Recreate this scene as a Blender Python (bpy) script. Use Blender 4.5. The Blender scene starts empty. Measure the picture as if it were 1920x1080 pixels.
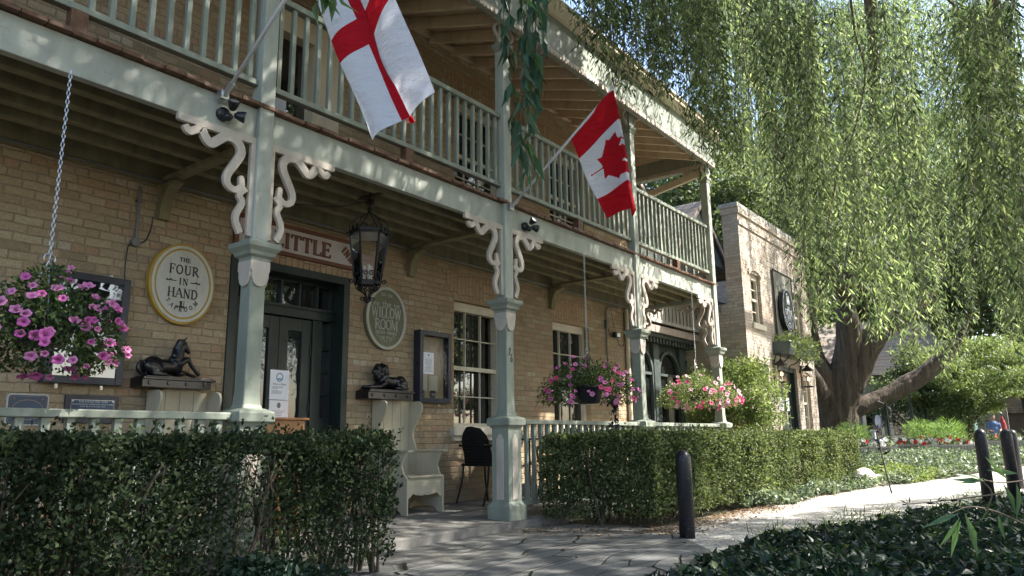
import bpy, math, random
import numpy as np
from math import sin, cos, pi, radians, sqrt
from mathutils import Vector, Matrix, noise as mnoise

random.seed(11)
RNG = np.random.default_rng(5)
SC = bpy.context.scene
COL = SC.collection

# ------------------------------------------------------------------ camera
PSI, PITCH, ROLL = radians(37.11), radians(11.51), radians(-0.76)
EYE = Vector((0, 0, 0.84))
fw = Vector((cos(PSI)*cos(PITCH), sin(PSI)*cos(PITCH), sin(PITCH)))
rt0 = Vector((sin(PSI), -cos(PSI), 0))
up0 = rt0.cross(fw)
rt = rt0*cos(ROLL) + up0*sin(ROLL)
up = -rt0*sin(ROLL) + up0*cos(ROLL)
cd = bpy.data.cameras.new('camera')
cam = bpy.data.objects.new('camera', cd)
COL.objects.link(cam)
M = Matrix(((rt.x, up.x, -fw.x), (rt.y, up.y, -fw.y), (rt.z, up.z, -fw.z))).to_4x4()
M.translation = EYE
cam.matrix_world = M
cd.lens = 26.25
cd.sensor_width = 36
cd.clip_start = 0.05
cd.clip_end = 2000
SC.camera = cam

# ------------------------------------------------------------------ sky, sun, exposure
SUN = Vector((0.40, -0.56, 0.73)).normalized()
w = bpy.data.worlds.new('World')
SC.world = w
w.use_nodes = True
nt = w.node_tree
bg = nt.nodes['Background']
sky = nt.nodes.new('ShaderNodeTexSky')
sky.sky_type = 'NISHITA'
sky.sun_disc = False
sky.sun_elevation = math.asin(SUN.z)
sky.sun_rotation = math.atan2(SUN.x, SUN.y)
sky.air_density = 1.0
sky.dust_density = 2.0
nt.links.new(sky.outputs[0], bg.inputs[0])
bg.inputs[1].default_value = 0.15
ld = bpy.data.lights.new('sun', 'SUN')
ld.energy = 4.9
ld.angle = radians(0.53)
ld.color = (1.0, 0.95, 0.86)
sun = bpy.data.objects.new('sun', ld)
COL.objects.link(sun)
sun.rotation_euler = SUN.to_track_quat('Z', 'Y').to_euler()
SC.view_settings.view_transform = 'Standard'
SC.view_settings.look = 'None'
SC.view_settings.exposure = 1.84
SC.view_settings.gamma = 1.0
SC.cycles.max_bounces = 7
SC.cycles.diffuse_bounces = 4
SC.cycles.transparent_max_bounces = 8
SC.cycles.use_denoising = True


# ------------------------------------------------------------------ mesh helpers
class MB:
    def __init__(s):
        s.v = []; s.f = []; s.m = []; s.mi = 0

    def quad(s, *p):
        n = len(s.v); s.v += [tuple(q) for q in p]
        s.f.append(tuple(range(n, n+len(p)))); s.m.append(s.mi); return s

    def box(s, x0, x1, y0, y1, z0, z1):
        n = len(s.v)
        s.v += [(x, y, z) for z in (z0, z1) for y in (y0, y1) for x in (x0, x1)]
        for f in ((0, 2, 3, 1), (4, 5, 7, 6), (0, 1, 5, 4), (2, 6, 7, 3), (0, 4, 6, 2), (1, 3, 7, 5)):
            s.f.append(tuple(n+i for i in f)); s.m.append(s.mi)
        return s

    def cbox(s, c, h, rot=None):
        n = len(s.v)
        for dz in (-1, 1):
            for dy in (-1, 1):
                for dx in (-1, 1):
                    q = Vector((dx*h[0], dy*h[1], dz*h[2]))
                    if rot is not None: q = rot @ q
                    s.v.append((c[0]+q.x, c[1]+q.y, c[2]+q.z))
        for f in ((0, 2, 3, 1), (4, 5, 7, 6), (0, 1, 5, 4), (2, 6, 7, 3), (0, 4, 6, 2), (1, 3, 7, 5)):
            s.f.append(tuple(n+i for i in f)); s.m.append(s.mi)
        return s

    def beam(s, a, b, wd, ht, upv=(0, 0, 1)):
        a = Vector(a); b = Vector(b); d = (b-a); L = d.length; d.normalize()
        sd = d.cross(Vector(upv)).normalized(); u = sd.cross(d)
        n = len(s.v)
        for p in (a, b):
            for i, j in ((-1, -1), (1, -1), (1, 1), (-1, 1)):
                s.v.append(tuple(p + sd*(i*wd/2) + u*(j*ht/2)))
        for f in ((3, 2, 1, 0), (4, 5, 6, 7), (0, 1, 5, 4), (1, 2, 6, 5), (2, 3, 7, 6), (3, 0, 4, 7)):
            s.f.append(tuple(n+i for i in f)); s.m.append(s.mi)
        return s

    def tube(s, pts, r, n=8, cap=True, sq=1.0):
        pts = [Vector(p) for p in pts]
        if not hasattr(r, '__len__'): r = [r]*len(pts)
        base = len(s.v); prev = None
        for i, p in enumerate(pts):
            t = (pts[min(i+1, len(pts)-1)] - pts[max(i-1, 0)])
            if t.length < 1e-9: t = Vector((0, 0, 1))
            t.normalize()
            if prev is None:
                a = Vector((0, 0, 1)) if abs(t.z) < .9 else Vector((1, 0, 0))
                x = t.cross(a).normalized()
            else:
                x = (prev - t*prev.dot(t))
                x = x.normalized() if x.length > 1e-6 else t.orthogonal().normalized()
            prev = x; y = t.cross(x)
            for k in range(n):
                a = 2*pi*k/n
                s.v.append(tuple(p + x*cos(a)*r[i] + y*sin(a)*r[i]*sq))
        for i in range(len(pts)-1):
            for k in range(n):
                k2 = (k+1) % n
                s.f.append((base+i*n+k, base+i*n+k2, base+(i+1)*n+k2, base+(i+1)*n+k)); s.m.append(s.mi)
        if cap:
            s.f.append(tuple(base+k for k in range(n))[::-1]); s.m.append(s.mi)
            s.f.append(tuple(base+(len(pts)-1)*n+k for k in range(n))); s.m.append(s.mi)
        return s

    def lathe(s, cx, cy, prof, n=16, phase=0.0):
        base = len(s.v)
        for z, r in prof:
            for k in range(n):
                a = 2*pi*k/n + phase
                s.v.append((cx+r*cos(a), cy+r*sin(a), z))
        for i in range(len(prof)-1):
            for k in range(n):
                k2 = (k+1) % n
                s.f.append((base+i*n+k, base+i*n+k2, base+(i+1)*n+k2, base+(i+1)*n+k)); s.m.append(s.mi)
        s.f.append(tuple(base+k for k in range(n))[::-1]); s.m.append(s.mi)
        s.f.append(tuple(base+(len(prof)-1)*n+k for k in range(n))); s.m.append(s.mi)
        return s

    def sqstack(s, cx, cy, prof):
        return s.lathe(cx, cy, [(z, h*sqrt(2)) for z, h in prof], 4, pi/4)

    def prism(s, poly, fn, a, b):
        """poly: 2-D points; fn(u,v,d) -> 3-D ; extruded from d=a to d=b"""
        n = len(s.v); k = len(poly)
        s.v += [tuple(fn(u, v, a)) for u, v in poly] + [tuple(fn(u, v, b)) for u, v in poly]
        s.f.append(tuple(range(n, n+k))); s.m.append(s.mi)
        s.f.append(tuple(range(n+2*k-1, n+k-1, -1))); s.m.append(s.mi)
        for i in range(k):
            j = (i+1) % k
            s.f.append((n+j, n+i, n+k+i, n+k+j)); s.m.append(s.mi)
        return s

    def band(s, pts, wd, fn, a, b):
        """flat ribbon along 2-D centreline, extruded"""
        P = [Vector((p[0], p[1])) for p in pts]
        L = []; R = []
        for i, p in enumerate(P):
            t = P[min(i+1, len(P)-1)] - P[max(i-1, 0)]
            t.normalize(); nrm = Vector((-t.y, t.x))
            ww = wd[i] if hasattr(wd, '__len__') else wd
            L.append(p+nrm*ww/2); R.append(p-nrm*ww/2)
        n = len(s.v); k = len(P)
        for d in (a, b):
            s.v += [tuple(fn(q.x, q.y, d)) for q in L] + [tuple(fn(q.x, q.y, d)) for q in R]
        for i in range(k-1):
            for off, rev in ((0, False), (2*k, True)):
                f = (n+off+i, n+off+i+1, n+off+k+i+1, n+off+k+i)
                s.f.append(f[::-1] if rev else f); s.m.append(s.mi)
            s.f.append((n+i, n+2*k+i, n+2*k+i+1, n+i+1)); s.m.append(s.mi)
            s.f.append((n+k+i+1, n+3*k+i+1, n+3*k+i, n+k+i)); s.m.append(s.mi)
        s.f.append((n, n+k, n+3*k, n+2*k)); s.m.append(s.mi)
        s.f.append((n+k-1, n+3*k-1, n+4*k-1, n+2*k-1)); s.m.append(s.mi)
        return s

    def ell(s, c, r, n=12, m=8, rot=None):
        base = len(s.v)
        for i in range(m+1):
            th = pi*i/m
            for k in range(n):
                a = 2*pi*k/n
                q = Vector((r[0]*sin(th)*cos(a), r[1]*sin(th)*sin(a), r[2]*cos(th)))
                if rot is not None: q = rot @ q
                s.v.append((c[0]+q.x, c[1]+q.y, c[2]+q.z))
        for i in range(m):
            for k in range(n):
                k2 = (k+1) % n
                s.f.append((base+i*n+k, base+(i+1)*n+k, base+(i+1)*n+k2, base+i*n+k2)); s.m.append(s.mi)
        return s

    def build(s, name, mat, parent=None, smooth=False, bevel=0, label=None):
        me = bpy.data.meshes.new(name)
        me.from_pydata(s.v, [], s.f)
        mats = mat if isinstance(mat, (list, tuple)) else [mat]
        for m in mats: me.materials.append(m)
        if len(mats) > 1: me.polygons.foreach_set('material_index', s.m)
        if smooth: me.polygons.foreach_set('use_smooth', [True]*len(s.f))
        me.update()
        o = bpy.data.objects.new(name, me)
        COL.objects.link(o)
        if parent is not None: o.parent = parent
        if bevel:
            b = o.modifiers.new('bevel', 'BEVEL'); b.width = bevel; b.segments = 2; b.limit_method = 'ANGLE'
        if label: o['label'] = label
        return o


def tag(o, label=None, cat=None, group=None, kind=None):
    if label: o['label'] = label
    if cat: o['category'] = cat
    if group: o['group'] = group
    if kind: o['kind'] = kind
    return o


def thing(name, label, cat, group=None, loc=(0, 0, 0), rz=0):
    o = bpy.data.objects.new(name, None)
    o.empty_display_size = 0.1
    COL.objects.link(o)
    o.location = loc; o.rotation_euler = (0, 0, rz)
    return tag(o, label, cat, group)


def kids(o): return [c for c in bpy.data.objects if c.parent == o]


def copy_tree(o, parent=None):
    c = o.copy(); COL.objects.link(c); c.parent = parent
    for ch in kids(o): copy_tree(ch, c)
    return c


def smoothline(P, n=6):
    """Catmull-Rom through points"""
    P = [Vector(p) for p in P]; out = []
    for i in range(len(P)-1):
        p0 = P[max(i-1, 0)]; p1 = P[i]; p2 = P[i+1]; p3 = P[min(i+2, len(P)-1)]
        for k in range(n):
            t = k/n
            out.append(.5*((2*p1)+(p2-p0)*t+(2*p0-5*p1+4*p2-p3)*t*t+(3*p1-p0-3*p2+p3)*t**3))
    out.append(P[-1]); return out


# ------------------------------------------------------------------ materials
def nmat(name):
    m = bpy.data.materials.new(name); m.use_nodes = True
    n = m.node_tree; b = n.nodes['Principled BSDF']
    return m, n, b


def N(n, t, **k):
    x = n.nodes.new(t)
    for a, v in k.items(): setattr(x, a, v)
    return x


def link(n, a, b): n.links.new(a, b)


def mixcol(n, fac, a, b, mode='MIX'):
    x = N(n, 'ShaderNodeMix', data_type='RGBA', blend_type=mode)
    if isinstance(fac, (int, float)): x.inputs[0].default_value = fac
    else: link(n, fac, x.inputs[0])
    for i, c in ((6, a), (7, b)):
        if isinstance(c, (tuple, list)): x.inputs[i].default_value = (*c[:3], 1)
        else: link(n, c, x.inputs[i])
    return x.outputs[2]


def math_(n, op, a, b=None, clamp=False):
    x = N(n, 'ShaderNodeMath', operation=op); x.use_clamp = clamp
    for i, c in ((0, a), (1, b)):
        if c is None: continue
        if isinstance(c, (int, float)): x.inputs[i].default_value = c
        else: link(n, c, x.inputs[i])
    return x.outputs[0]


def ramp(n, fac, stops):
    x = N(n, 'ShaderNodeValToRGB')
    while len(x.color_ramp.elements) < len(stops): x.color_ramp.elements.new(.5)
    for e, (p, c) in zip(x.color_ramp.elements, stops):
        e.position = p; e.color = (*c, 1) if hasattr(c, '__len__') else (c, c, c, 1)
    link(n, fac, x.inputs[0]); return x.outputs[0]


def noise(n, vec, scale, detail=3, rough=.55):
    x = N(n, 'ShaderNodeTexNoise'); x.inputs['Scale'].default_value = scale
    x.inputs['Detail'].default_value = detail; x.inputs['Roughness'].default_value = rough
    if vec is not None: link(n, vec, x.inputs['Vector'])
    return x.outputs[0]


def geo_pos(n): return N(n, 'ShaderNodeNewGeometry').outputs['Position']


def scaled(n, vec, s, rot=(0, 0, 0)):
    x = N(n, 'ShaderNodeMapping'); link(n, vec, x.inputs[0])
    x.inputs['Scale'].default_value = s; x.inputs['Rotation'].default_value = rot
    return x.outputs[0]


def bump(n, b, h, dist=.01, strength=.6):
    x = N(n, 'ShaderNodeBump'); x.inputs['Distance'].default_value = dist
    x.inputs['Strength'].default_value = strength
    link(n, h, x.inputs['Height']); link(n, x.outputs[0], b.inputs['Normal'])


def paint(name, col, rough=.5, var=.25, streak=True, dirt=None, spec=.4):
    """weathered paint: colour variation, vertical streaks, grime specks"""
    m, n, b = nmat(name)
    p = geo_pos(n)
    a = noise(n, scaled(n, p, (1, 1, .25)) if streak else p, 9, 5)
    c = mixcol(n, ramp(n, a, [(.35, 0.), (.75, 1.)]), col, tuple(x*(1-var) for x in col))
    f = noise(n, p, 45, 4)
    c = mixcol(n, ramp(n, f, [(.60, 0.), (.78, .55)]), c, dirt or tuple(x*.35 for x in col))
    g_ = noise(n, scaled(n, p, (2, 2, .8)), 2.2, 7, .7)
    c = mixcol(n, ramp(n, g_, [(.48, 0.), (.72, .5)]), c, tuple(x*.55 for x in col))
    ch = noise(n, scaled(n, p, (1, 1, .5)), 28, 5, .7)
    c = mixcol(n, ramp(n, ch, [(.69, 0.), (.72, .6)]), c, tuple(min(1, x*.35+.03) for x in col))
    link(n, c, b.inputs['Base Color'])
    link(n, ramp(n, g_, [(.3, max(0, rough-.1)), (.7, min(1, rough+.2))]), b.inputs['Roughness'])
    b.inputs['Specular IOR Level'].default_value = spec
    bump(n, b, math_(n, 'ADD', a, math_(n, 'MULTIPLY', ch, .6)), .004, .5)
    return m


def plain(name, col, rough=.5, metal=0., spec=.5, var=.12, sc=20):
    m, n, b = nmat(name)
    a = noise(n, geo_pos(n), sc, 3)
    link(n, mixcol(n, a, tuple(x*(1-var) for x in col), tuple(min(1, x*(1+var)) for x in col)), b.inputs['Base Color'])
    b.inputs['Roughness'].default_value = rough
    b.inputs['Metallic'].default_value = metal
    b.inputs['Specular IOR Level'].default_value = spec
    return m


def brick(name, cols, mortar, H=.0675, L=.205, vertical=False, mw=.007, rot=0, sidey=False):
    """per-brick colours; rows along z, stretchers along x+y"""
    m, n, b = nmat(name)
    sx = N(n, 'ShaderNodeSeparateXYZ'); link(n, geo_pos(n), sx.inputs[0])
    nz = noise(n, geo_pos(n), 14, 3)
    nd = math_(n, 'MULTIPLY', math_(n, 'SUBTRACT', nz, .5), .03)
    hx = math_(n, 'ADD', math_(n, 'ADD', sx.outputs[0], sx.outputs[1]), nd)
    hz = math_(n, 'ADD', sx.outputs[2], math_(n, 'MULTIPLY', math_(n, 'SUBTRACT', noise(n, geo_pos(n), 5, 4, .7), .5), .034))
    if vertical: hx, hz = hz, hx
    row = math_(n, 'FLOOR', math_(n, 'DIVIDE', hz, H))
    wn = N(n, 'ShaderNodeTexWhiteNoise', noise_dimensions='1D'); link(n, row, wn.inputs['W'])
    off = math_(n, 'ADD', math_(n, 'MULTIPLY', row, .5), math_(n, 'MULTIPLY', wn.outputs[0], .35))
    if vertical: off = math_(n, 'MULTIPLY', wn.outputs[0], .25)
    u = math_(n, 'ADD', math_(n, 'DIVIDE', hx, L), off)
    cell = math_(n, 'FLOOR', u)
    cx = N(n, 'ShaderNodeCombineXYZ'); link(n, row, cx.inputs[0]); link(n, cell, cx.inputs[1])
    w2 = N(n, 'ShaderNodeTexWhiteNoise', noise_dimensions='2D'); link(n, cx.outputs[0], w2.inputs['Vector'])
    # occasional header split
    fu = math_(n, 'FRACT', u); fz = math_(n, 'FRACT', math_(n, 'DIVIDE', hz, H))
    du = math_(n, 'MULTIPLY', math_(n, 'MINIMUM', fu, math_(n, 'SUBTRACT', 1., fu)), L)
    half = math_(n, 'MULTIPLY', math_(n, 'ABSOLUTE', math_(n, 'SUBTRACT', fu, .5)), L)
    split = math_(n, 'GREATER_THAN', w2.outputs[0], .72)
    half = math_(n, 'ADD', half, math_(n, 'MULTIPLY', math_(n, 'SUBTRACT', 1., split), 1.))
    du = math_(n, 'MINIMUM', du, half)
    dz = math_(n, 'MULTIPLY', math_(n, 'MINIMUM', fz, math_(n, 'SUBTRACT', 1., fz)), H)
    d = math_(n, 'MINIMUM', du, dz)
    mask = ramp(n, math_(n, 'DIVIDE', d, mw), [(.35, 0.), (1., 1.)])
    cr = ramp(n, w2.outputs['Value'], cols)
    cr = mixcol(n, ramp(n, noise(n, geo_pos(n), 60, 4), [(.38, 0.), (.8, .6)]), cr, (.14, .10, .07))
    cr = mixcol(n, ramp(n, noise(n, geo_pos(n), 1.3, 3), [(.42, 0.), (.72, .45)]), cr, (.36, .22, .13))
    cr = mixcol(n, ramp(n, noise(n, geo_pos(n), 22, 5, .75), [(.52, 0.), (.7, .35)]), cr, (.60, .54, .43))
    zs_ = math_(n, 'ADD', sx.outputs[2], math_(n, 'MULTIPLY', noise(n, geo_pos(n), 2.5, 5, .7), .9))
    cr = mixcol(n, ramp(n, zs_, [(.45, .45), (.85, 0.)]), cr, (.17, .15, .12))
    crack = math_(n, 'MULTIPLY', math_(n, 'SUBTRACT', 1., ramp(n, math_(n, 'DIVIDE', d, mw), [(.10, 0.), (.45, 1.)])), ramp(n, noise(n, geo_pos(n), 7, 5, .7), [(.42, .0), (.60, 1.)]))
    base = mixcol(n, mask, mortar, cr)
    base = mixcol(n, ramp(n, noise(n, geo_pos(n), 9, 5, .75), [(.50, 0.), (.68, .45)]), base, mortar)
    link(n, mixcol(n, math_(n, 'MULTIPLY', crack, .75), base, tuple(x*.28 for x in mortar)), b.inputs['Base Color'])
    b.inputs['Roughness'].default_value = .9
    b.inputs['Specular IOR Level'].default_value = .15
    h = math_(n, 'ADD', mask, math_(n, 'MULTIPLY', noise(n, geo_pos(n), 70, 3), .5))
    bump(n, b, h, .007, .8)
    return m


def wood(name, c1, c2, axis=2, rough=.55, sc=1.0):
    m, n, b = nmat(name)
    s = [22*sc]*3; s[axis] = 1.6*sc
    a = noise(n, scaled(n, geo_pos(n), tuple(s)), 1.0, 6, .65)
    link(n, ramp(n, a, [(.3, c1), (.7, c2)]), b.inputs['Base Color'])
    b.inputs['Roughness'].default_value = rough
    bump(n, b, a, .002 if sc > .6 else .05, .5 if sc > .6 else .9)
    return m


def leafmat(name, dark, mid, light, trans=.35, rough=.45, clump=1.2, tcol=None, spec=.25):
    m, n, b = nmat(name)
    at = N(n, 'ShaderNodeAttribute', attribute_name='rnd')
    c = ramp(n, at.outputs['Fac'], [(.0, dark), (.55, mid), (1., light)])
    k = noise(n, geo_pos(n), clump, 3)
    c = mixcol(n, ramp(n, k, [(.3, .55), (.7, 0.)]), c, dark)
    link(n, c, b.inputs['Base Color'])
    b.inputs['Roughness'].default_value = rough
    b.inputs['Specular IOR Level'].default_value = spec
    t = N(n, 'ShaderNodeBsdfTranslucent')
    tc = mixcol(n, 1., c, tcol or (1.9, 2.1, 1.0), 'MULTIPLY')
    link(n, tc, t.inputs[0])
    mx = N(n, 'ShaderNodeMixShader'); mx.inputs[0].default_value = trans
    link(n, b.outputs[0], mx.inputs[1]); link(n, t.outputs[0], mx.inputs[2])
    link(n, mx.outputs[0], n.nodes['Material Output'].inputs[0])
    return m


def glassmat(name, base=(.012, .014, .014), rough=.02, spec=1.0, ior=2.0):
    m, n, b = nmat(name)
    a = noise(n, geo_pos(n), 4., 2)
    b.inputs['Base Color'].default_value = (*base, 1)
    b.inputs['Roughness'].default_value = rough
    b.inputs['IOR'].default_value = ior
    b.inputs['Specular IOR Level'].default_value = .5*spec
    bump(n, b, a, .004, .25)
    return m


SAGE = paint('sage paint', (.295, .325, .27), .45, .22)
SAGE_P = paint('pale weathered sage paint', (.44, .465, .405), .5, .26, dirt=(.16, .17, .14))
CREAM = paint('cream paint', (.56, .50, .43), .5, .15, dirt=(.25, .2, .16))
TAN = paint('tan soffit paint', (.74, .64, .48), .6, .12, dirt=(.3, .24, .15))
OLIVE = paint('olive joist paint', (.28, .25, .145), .8, .45, dirt=(.06, .05, .03))
CEDAR = wood('cedar deck', (.075, .035, .020), (.19, .095, .055), 1)
BRICK = brick('buff brick', [(0, (.31, .24, .15)), (.18, (.46, .36, .23)), (.36, (.39, .295, .185)), (.56, (.49, .395, .26)), (.74, (.43, .315, .205)), (.87, (.43, .26, .165)), (.95, (.55, .485, .37)), (1., (.29, .22, .145))], (.34, .275, .19), L=.20, mw=.008)
BRICK_A = brick('arch brick', [(0, (.44, .31, .19)), (.4, (.50, .37, .235)), (.7, (.46, .29, .18)), (1., (.55, .44, .30))], (.25, .20, .145), H=.07, L=.24, vertical=True)
BRICK_P = brick('pale brick', [(0, (.44, .395, .33)), (.4, (.56, .50, .42)), (.8, (.38, .34, .29)), (1., (.64, .58, .50))], (.34, .31, .27))
WHITEW = paint('window cream', (.66, .60, .48), .45, .1)
DGREEN = paint('dark green paint', (.022, .034, .032), .35, .2)
AGREEN = paint('grey green paint', (.085, .105, .098), .5, .2)
BLACK = plain('black paint', (.012, .013, .018), .35)
IRON = plain('black iron', (.010, .010, .010), .5, .3)
NAVY = plain('navy frame', (.022, .027, .045), .4)
GLASS = glassmat('window glass')
GLASS_W = glassmat('sash glass', ior=1.62)
LGLASS = glassmat('lantern glass', (.20, .18, .13), .1, .8)
STEEL = plain('galvanised steel', (.62, .64, .66), .35, .9)
GREYM = plain('grey conduit', (.16, .17, .17), .5, .3)
LEADG = plain('black patina', (.010, .010, .013), .28, .2, .7)
ROCK = plain('limestone', (.58, .52, .45), .9, 0, .2, .3, 12)
PAPER = plain('paper', (.72, .74, .84), .4, var=.05)
WOODB = wood('varnished wood', (.17, .062, .018), (.36, .15, .045), 2, .35)
WHITE = plain('white cloth', (.74, .75, .80), .8, var=.04)
RED = plain('red cloth', (.50, .014, .018), .75, var=.08)
BARK = wood('willow bark', (.028, .021, .015), (.125, .097, .07), 2, .95, .55)
TWIG = plain('twig', (.13, .095, .06), .8)
STEM = plain('hedge stems', (.075, .060, .042), .9)
SHING = brick('shingles', [(0, (.14, .13, .12)), (.5, (.20, .185, .17)), (1., (.27, .24, .22))], (.05, .05, .05), H=.13, L=.3)
SETTLE = paint('settle cream', (.52, .47, .35), .45, .1, dirt=(.3, .28, .2))

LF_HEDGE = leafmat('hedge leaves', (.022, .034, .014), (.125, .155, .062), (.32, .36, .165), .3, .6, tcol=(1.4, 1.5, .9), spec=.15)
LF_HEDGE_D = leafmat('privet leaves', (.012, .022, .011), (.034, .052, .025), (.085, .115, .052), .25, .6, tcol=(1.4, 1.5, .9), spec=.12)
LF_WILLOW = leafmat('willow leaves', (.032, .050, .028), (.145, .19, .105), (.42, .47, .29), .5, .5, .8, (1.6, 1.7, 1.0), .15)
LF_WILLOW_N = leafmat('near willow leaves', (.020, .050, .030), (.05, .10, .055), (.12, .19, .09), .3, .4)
LF_MAPLE = leafmat('maple leaves', (.045, .062, .032), (.15, .19, .095), (.33, .38, .20), .45, .45, .7, (1.5, 1.55, 1.0))
LF_LIME = leafmat('pale green leaves', (.08, .115, .04), (.20, .25, .10), (.36, .41, .19), .38, .45, 1.5, (1.4, 1.45, .9))
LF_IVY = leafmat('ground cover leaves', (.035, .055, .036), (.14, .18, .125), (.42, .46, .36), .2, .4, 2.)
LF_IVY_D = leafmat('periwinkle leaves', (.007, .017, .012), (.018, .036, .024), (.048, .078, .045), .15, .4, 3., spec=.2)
LF_BASK = leafmat('petunia foliage', (.014, .035, .010), (.055, .095, .03), (.17, .22, .09), .25)
LF_PURP = leafmat('purple vine leaves', (.010, .007, .014), (.022, .014, .034), (.05, .03, .08), .1)
LF_FERN = leafmat('feathery leaves', (.08, .13, .045), (.17, .25, .09), (.30, .40, .17), .4)


def petal(name, c, e):
    m, n, b = nmat(name)
    at = N(n, 'ShaderNodeAttribute', attribute_name='rad')
    link(n, ramp(n, at.outputs['Fac'], [(0., e), (.45, c), (1., tuple(min(1, x*1.15) for x in c))]), b.inputs['Base Color'])
    b.inputs['Roughness'].default_value = .6
    t = N(n, 'ShaderNodeBsdfTranslucent'); t.inputs[0].default_value = (*c, 1)
    mx = N(n, 'ShaderNodeMixShader'); mx.inputs[0].default_value = .35
    link(n, b.outputs[0], mx.inputs[1]); link(n, t.outputs[0], mx.inputs[2])
    link(n, mx.outputs[0], n.nodes['Material Output'].inputs[0])
    return m


P_MAG = petal('magenta petals', (.60, .13, .40), (.24, .02, .16))
P_PINK = petal('pink petals', (.70, .25, .50), (.34, .05, .22))
P_PALE = petal('pale pink petals', (.85, .48, .58), (.55, .12, .26))
P_HOT = petal('hot pink petals', (.80, .10, .28), (.40, .02, .12))
P_RED = petal('red petals', (.65, .02, .03), (.3, .01, .01))
P_WHITE = petal('white petals', (.85, .85, .85), (.6, .6, .4))


# ------------------------------------------------------------------ leaves
def leaves(name, P, D, Ln, Wd, mat, parent=None, Nn=None, rnd=None, fold=0.0):
    """P base points, D directions; diamonds of length Ln and width Wd"""
    P = np.asarray(P, float); D = np.asarray(D, float); n = len(P)
    D = D/np.linalg.norm(D, axis=1)[:, None]
    if Nn is None: Nn = RNG.normal(size=(n, 3))
    S = np.cross(D, Nn); S /= (np.linalg.norm(S, axis=1)[:, None]+1e-9)
    U = np.cross(S, D)
    Ln = np.broadcast_to(Ln, n)[:, None]; Wd = np.broadcast_to(Wd, n)[:, None]
    if fold > 0:   # five-point leaf with a bend: two quads, drooping tip
        V = np.stack([P, P+D*Ln*.4+S*Wd*.5+U*Wd*fold, P+D*Ln*.95-U*Ln*.12, P+D*Ln*.4-S*Wd*.5+U*Wd*fold, P+D*Ln*.5], 1).reshape(-1, 3)
        k = 5; F = np.array([[0, 1, 2, 4], [0, 4, 2, 3]])
        F = (np.arange(n)[:, None, None]*k + F[None]).reshape(-1, 4)
    else:
        V = np.stack([P, P+D*Ln*.42+S*Wd*.5, P+D*Ln, P+D*Ln*.42-S*Wd*.5], 1).reshape(-1, 3)
        k = 4; F = np.arange(n*4).reshape(-1, 4)
    me = bpy.data.meshes.new(name)
    me.vertices.add(len(V)); me.vertices.foreach_set('co', V.astype(np.float32).ravel())
    me.loops.add(F.size); me.loops.foreach_set('vertex_index', F.astype(np.int32).ravel())
    me.polygons.add(len(F)); me.polygons.foreach_set('loop_start', np.arange(0, F.size, 4, dtype=np.int32))
    me.polygons.foreach_set('loop_total', np.full(len(F), 4, dtype=np.int32))
    me.update(calc_edges=True)
    r = RNG.random(n) if rnd is None else rnd
    a = me.attributes.new('rnd', 'FLOAT', 'POINT'); a.data.foreach_set('value', np.repeat(r, k).astype(np.float32))
    me.materials.append(mat)
    o = bpy.data.objects.new(name, me); COL.objects.link(o)
    if parent is not None: o.parent = parent
    return o


def rdir(n, zbias=0.0, flat=1.0):
    D = RNG.normal(size=(n, 3)); D[:, 2] = D[:, 2]*flat + zbias
    return D/np.linalg.norm(D, axis=1)[:, None]


# projection used only to read where a hanging strand crosses the frame when laying out the willow
def proj(P):
    d = np.asarray(P, float) - np.array(EYE)
    z = d @ np.array(fw)
    return 960+1400*(d @ np.array(rt))/z, 540-1400*(d @ np.array(up))/z, z


def at_dist(px, py, dist):
    """world point seen in that direction at that forward distance"""
    d = np.array(fw) + np.array(rt)*(px-960)/1400 - np.array(up)*(py-540)/1400
    return np.array(EYE) + d*dist


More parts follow.
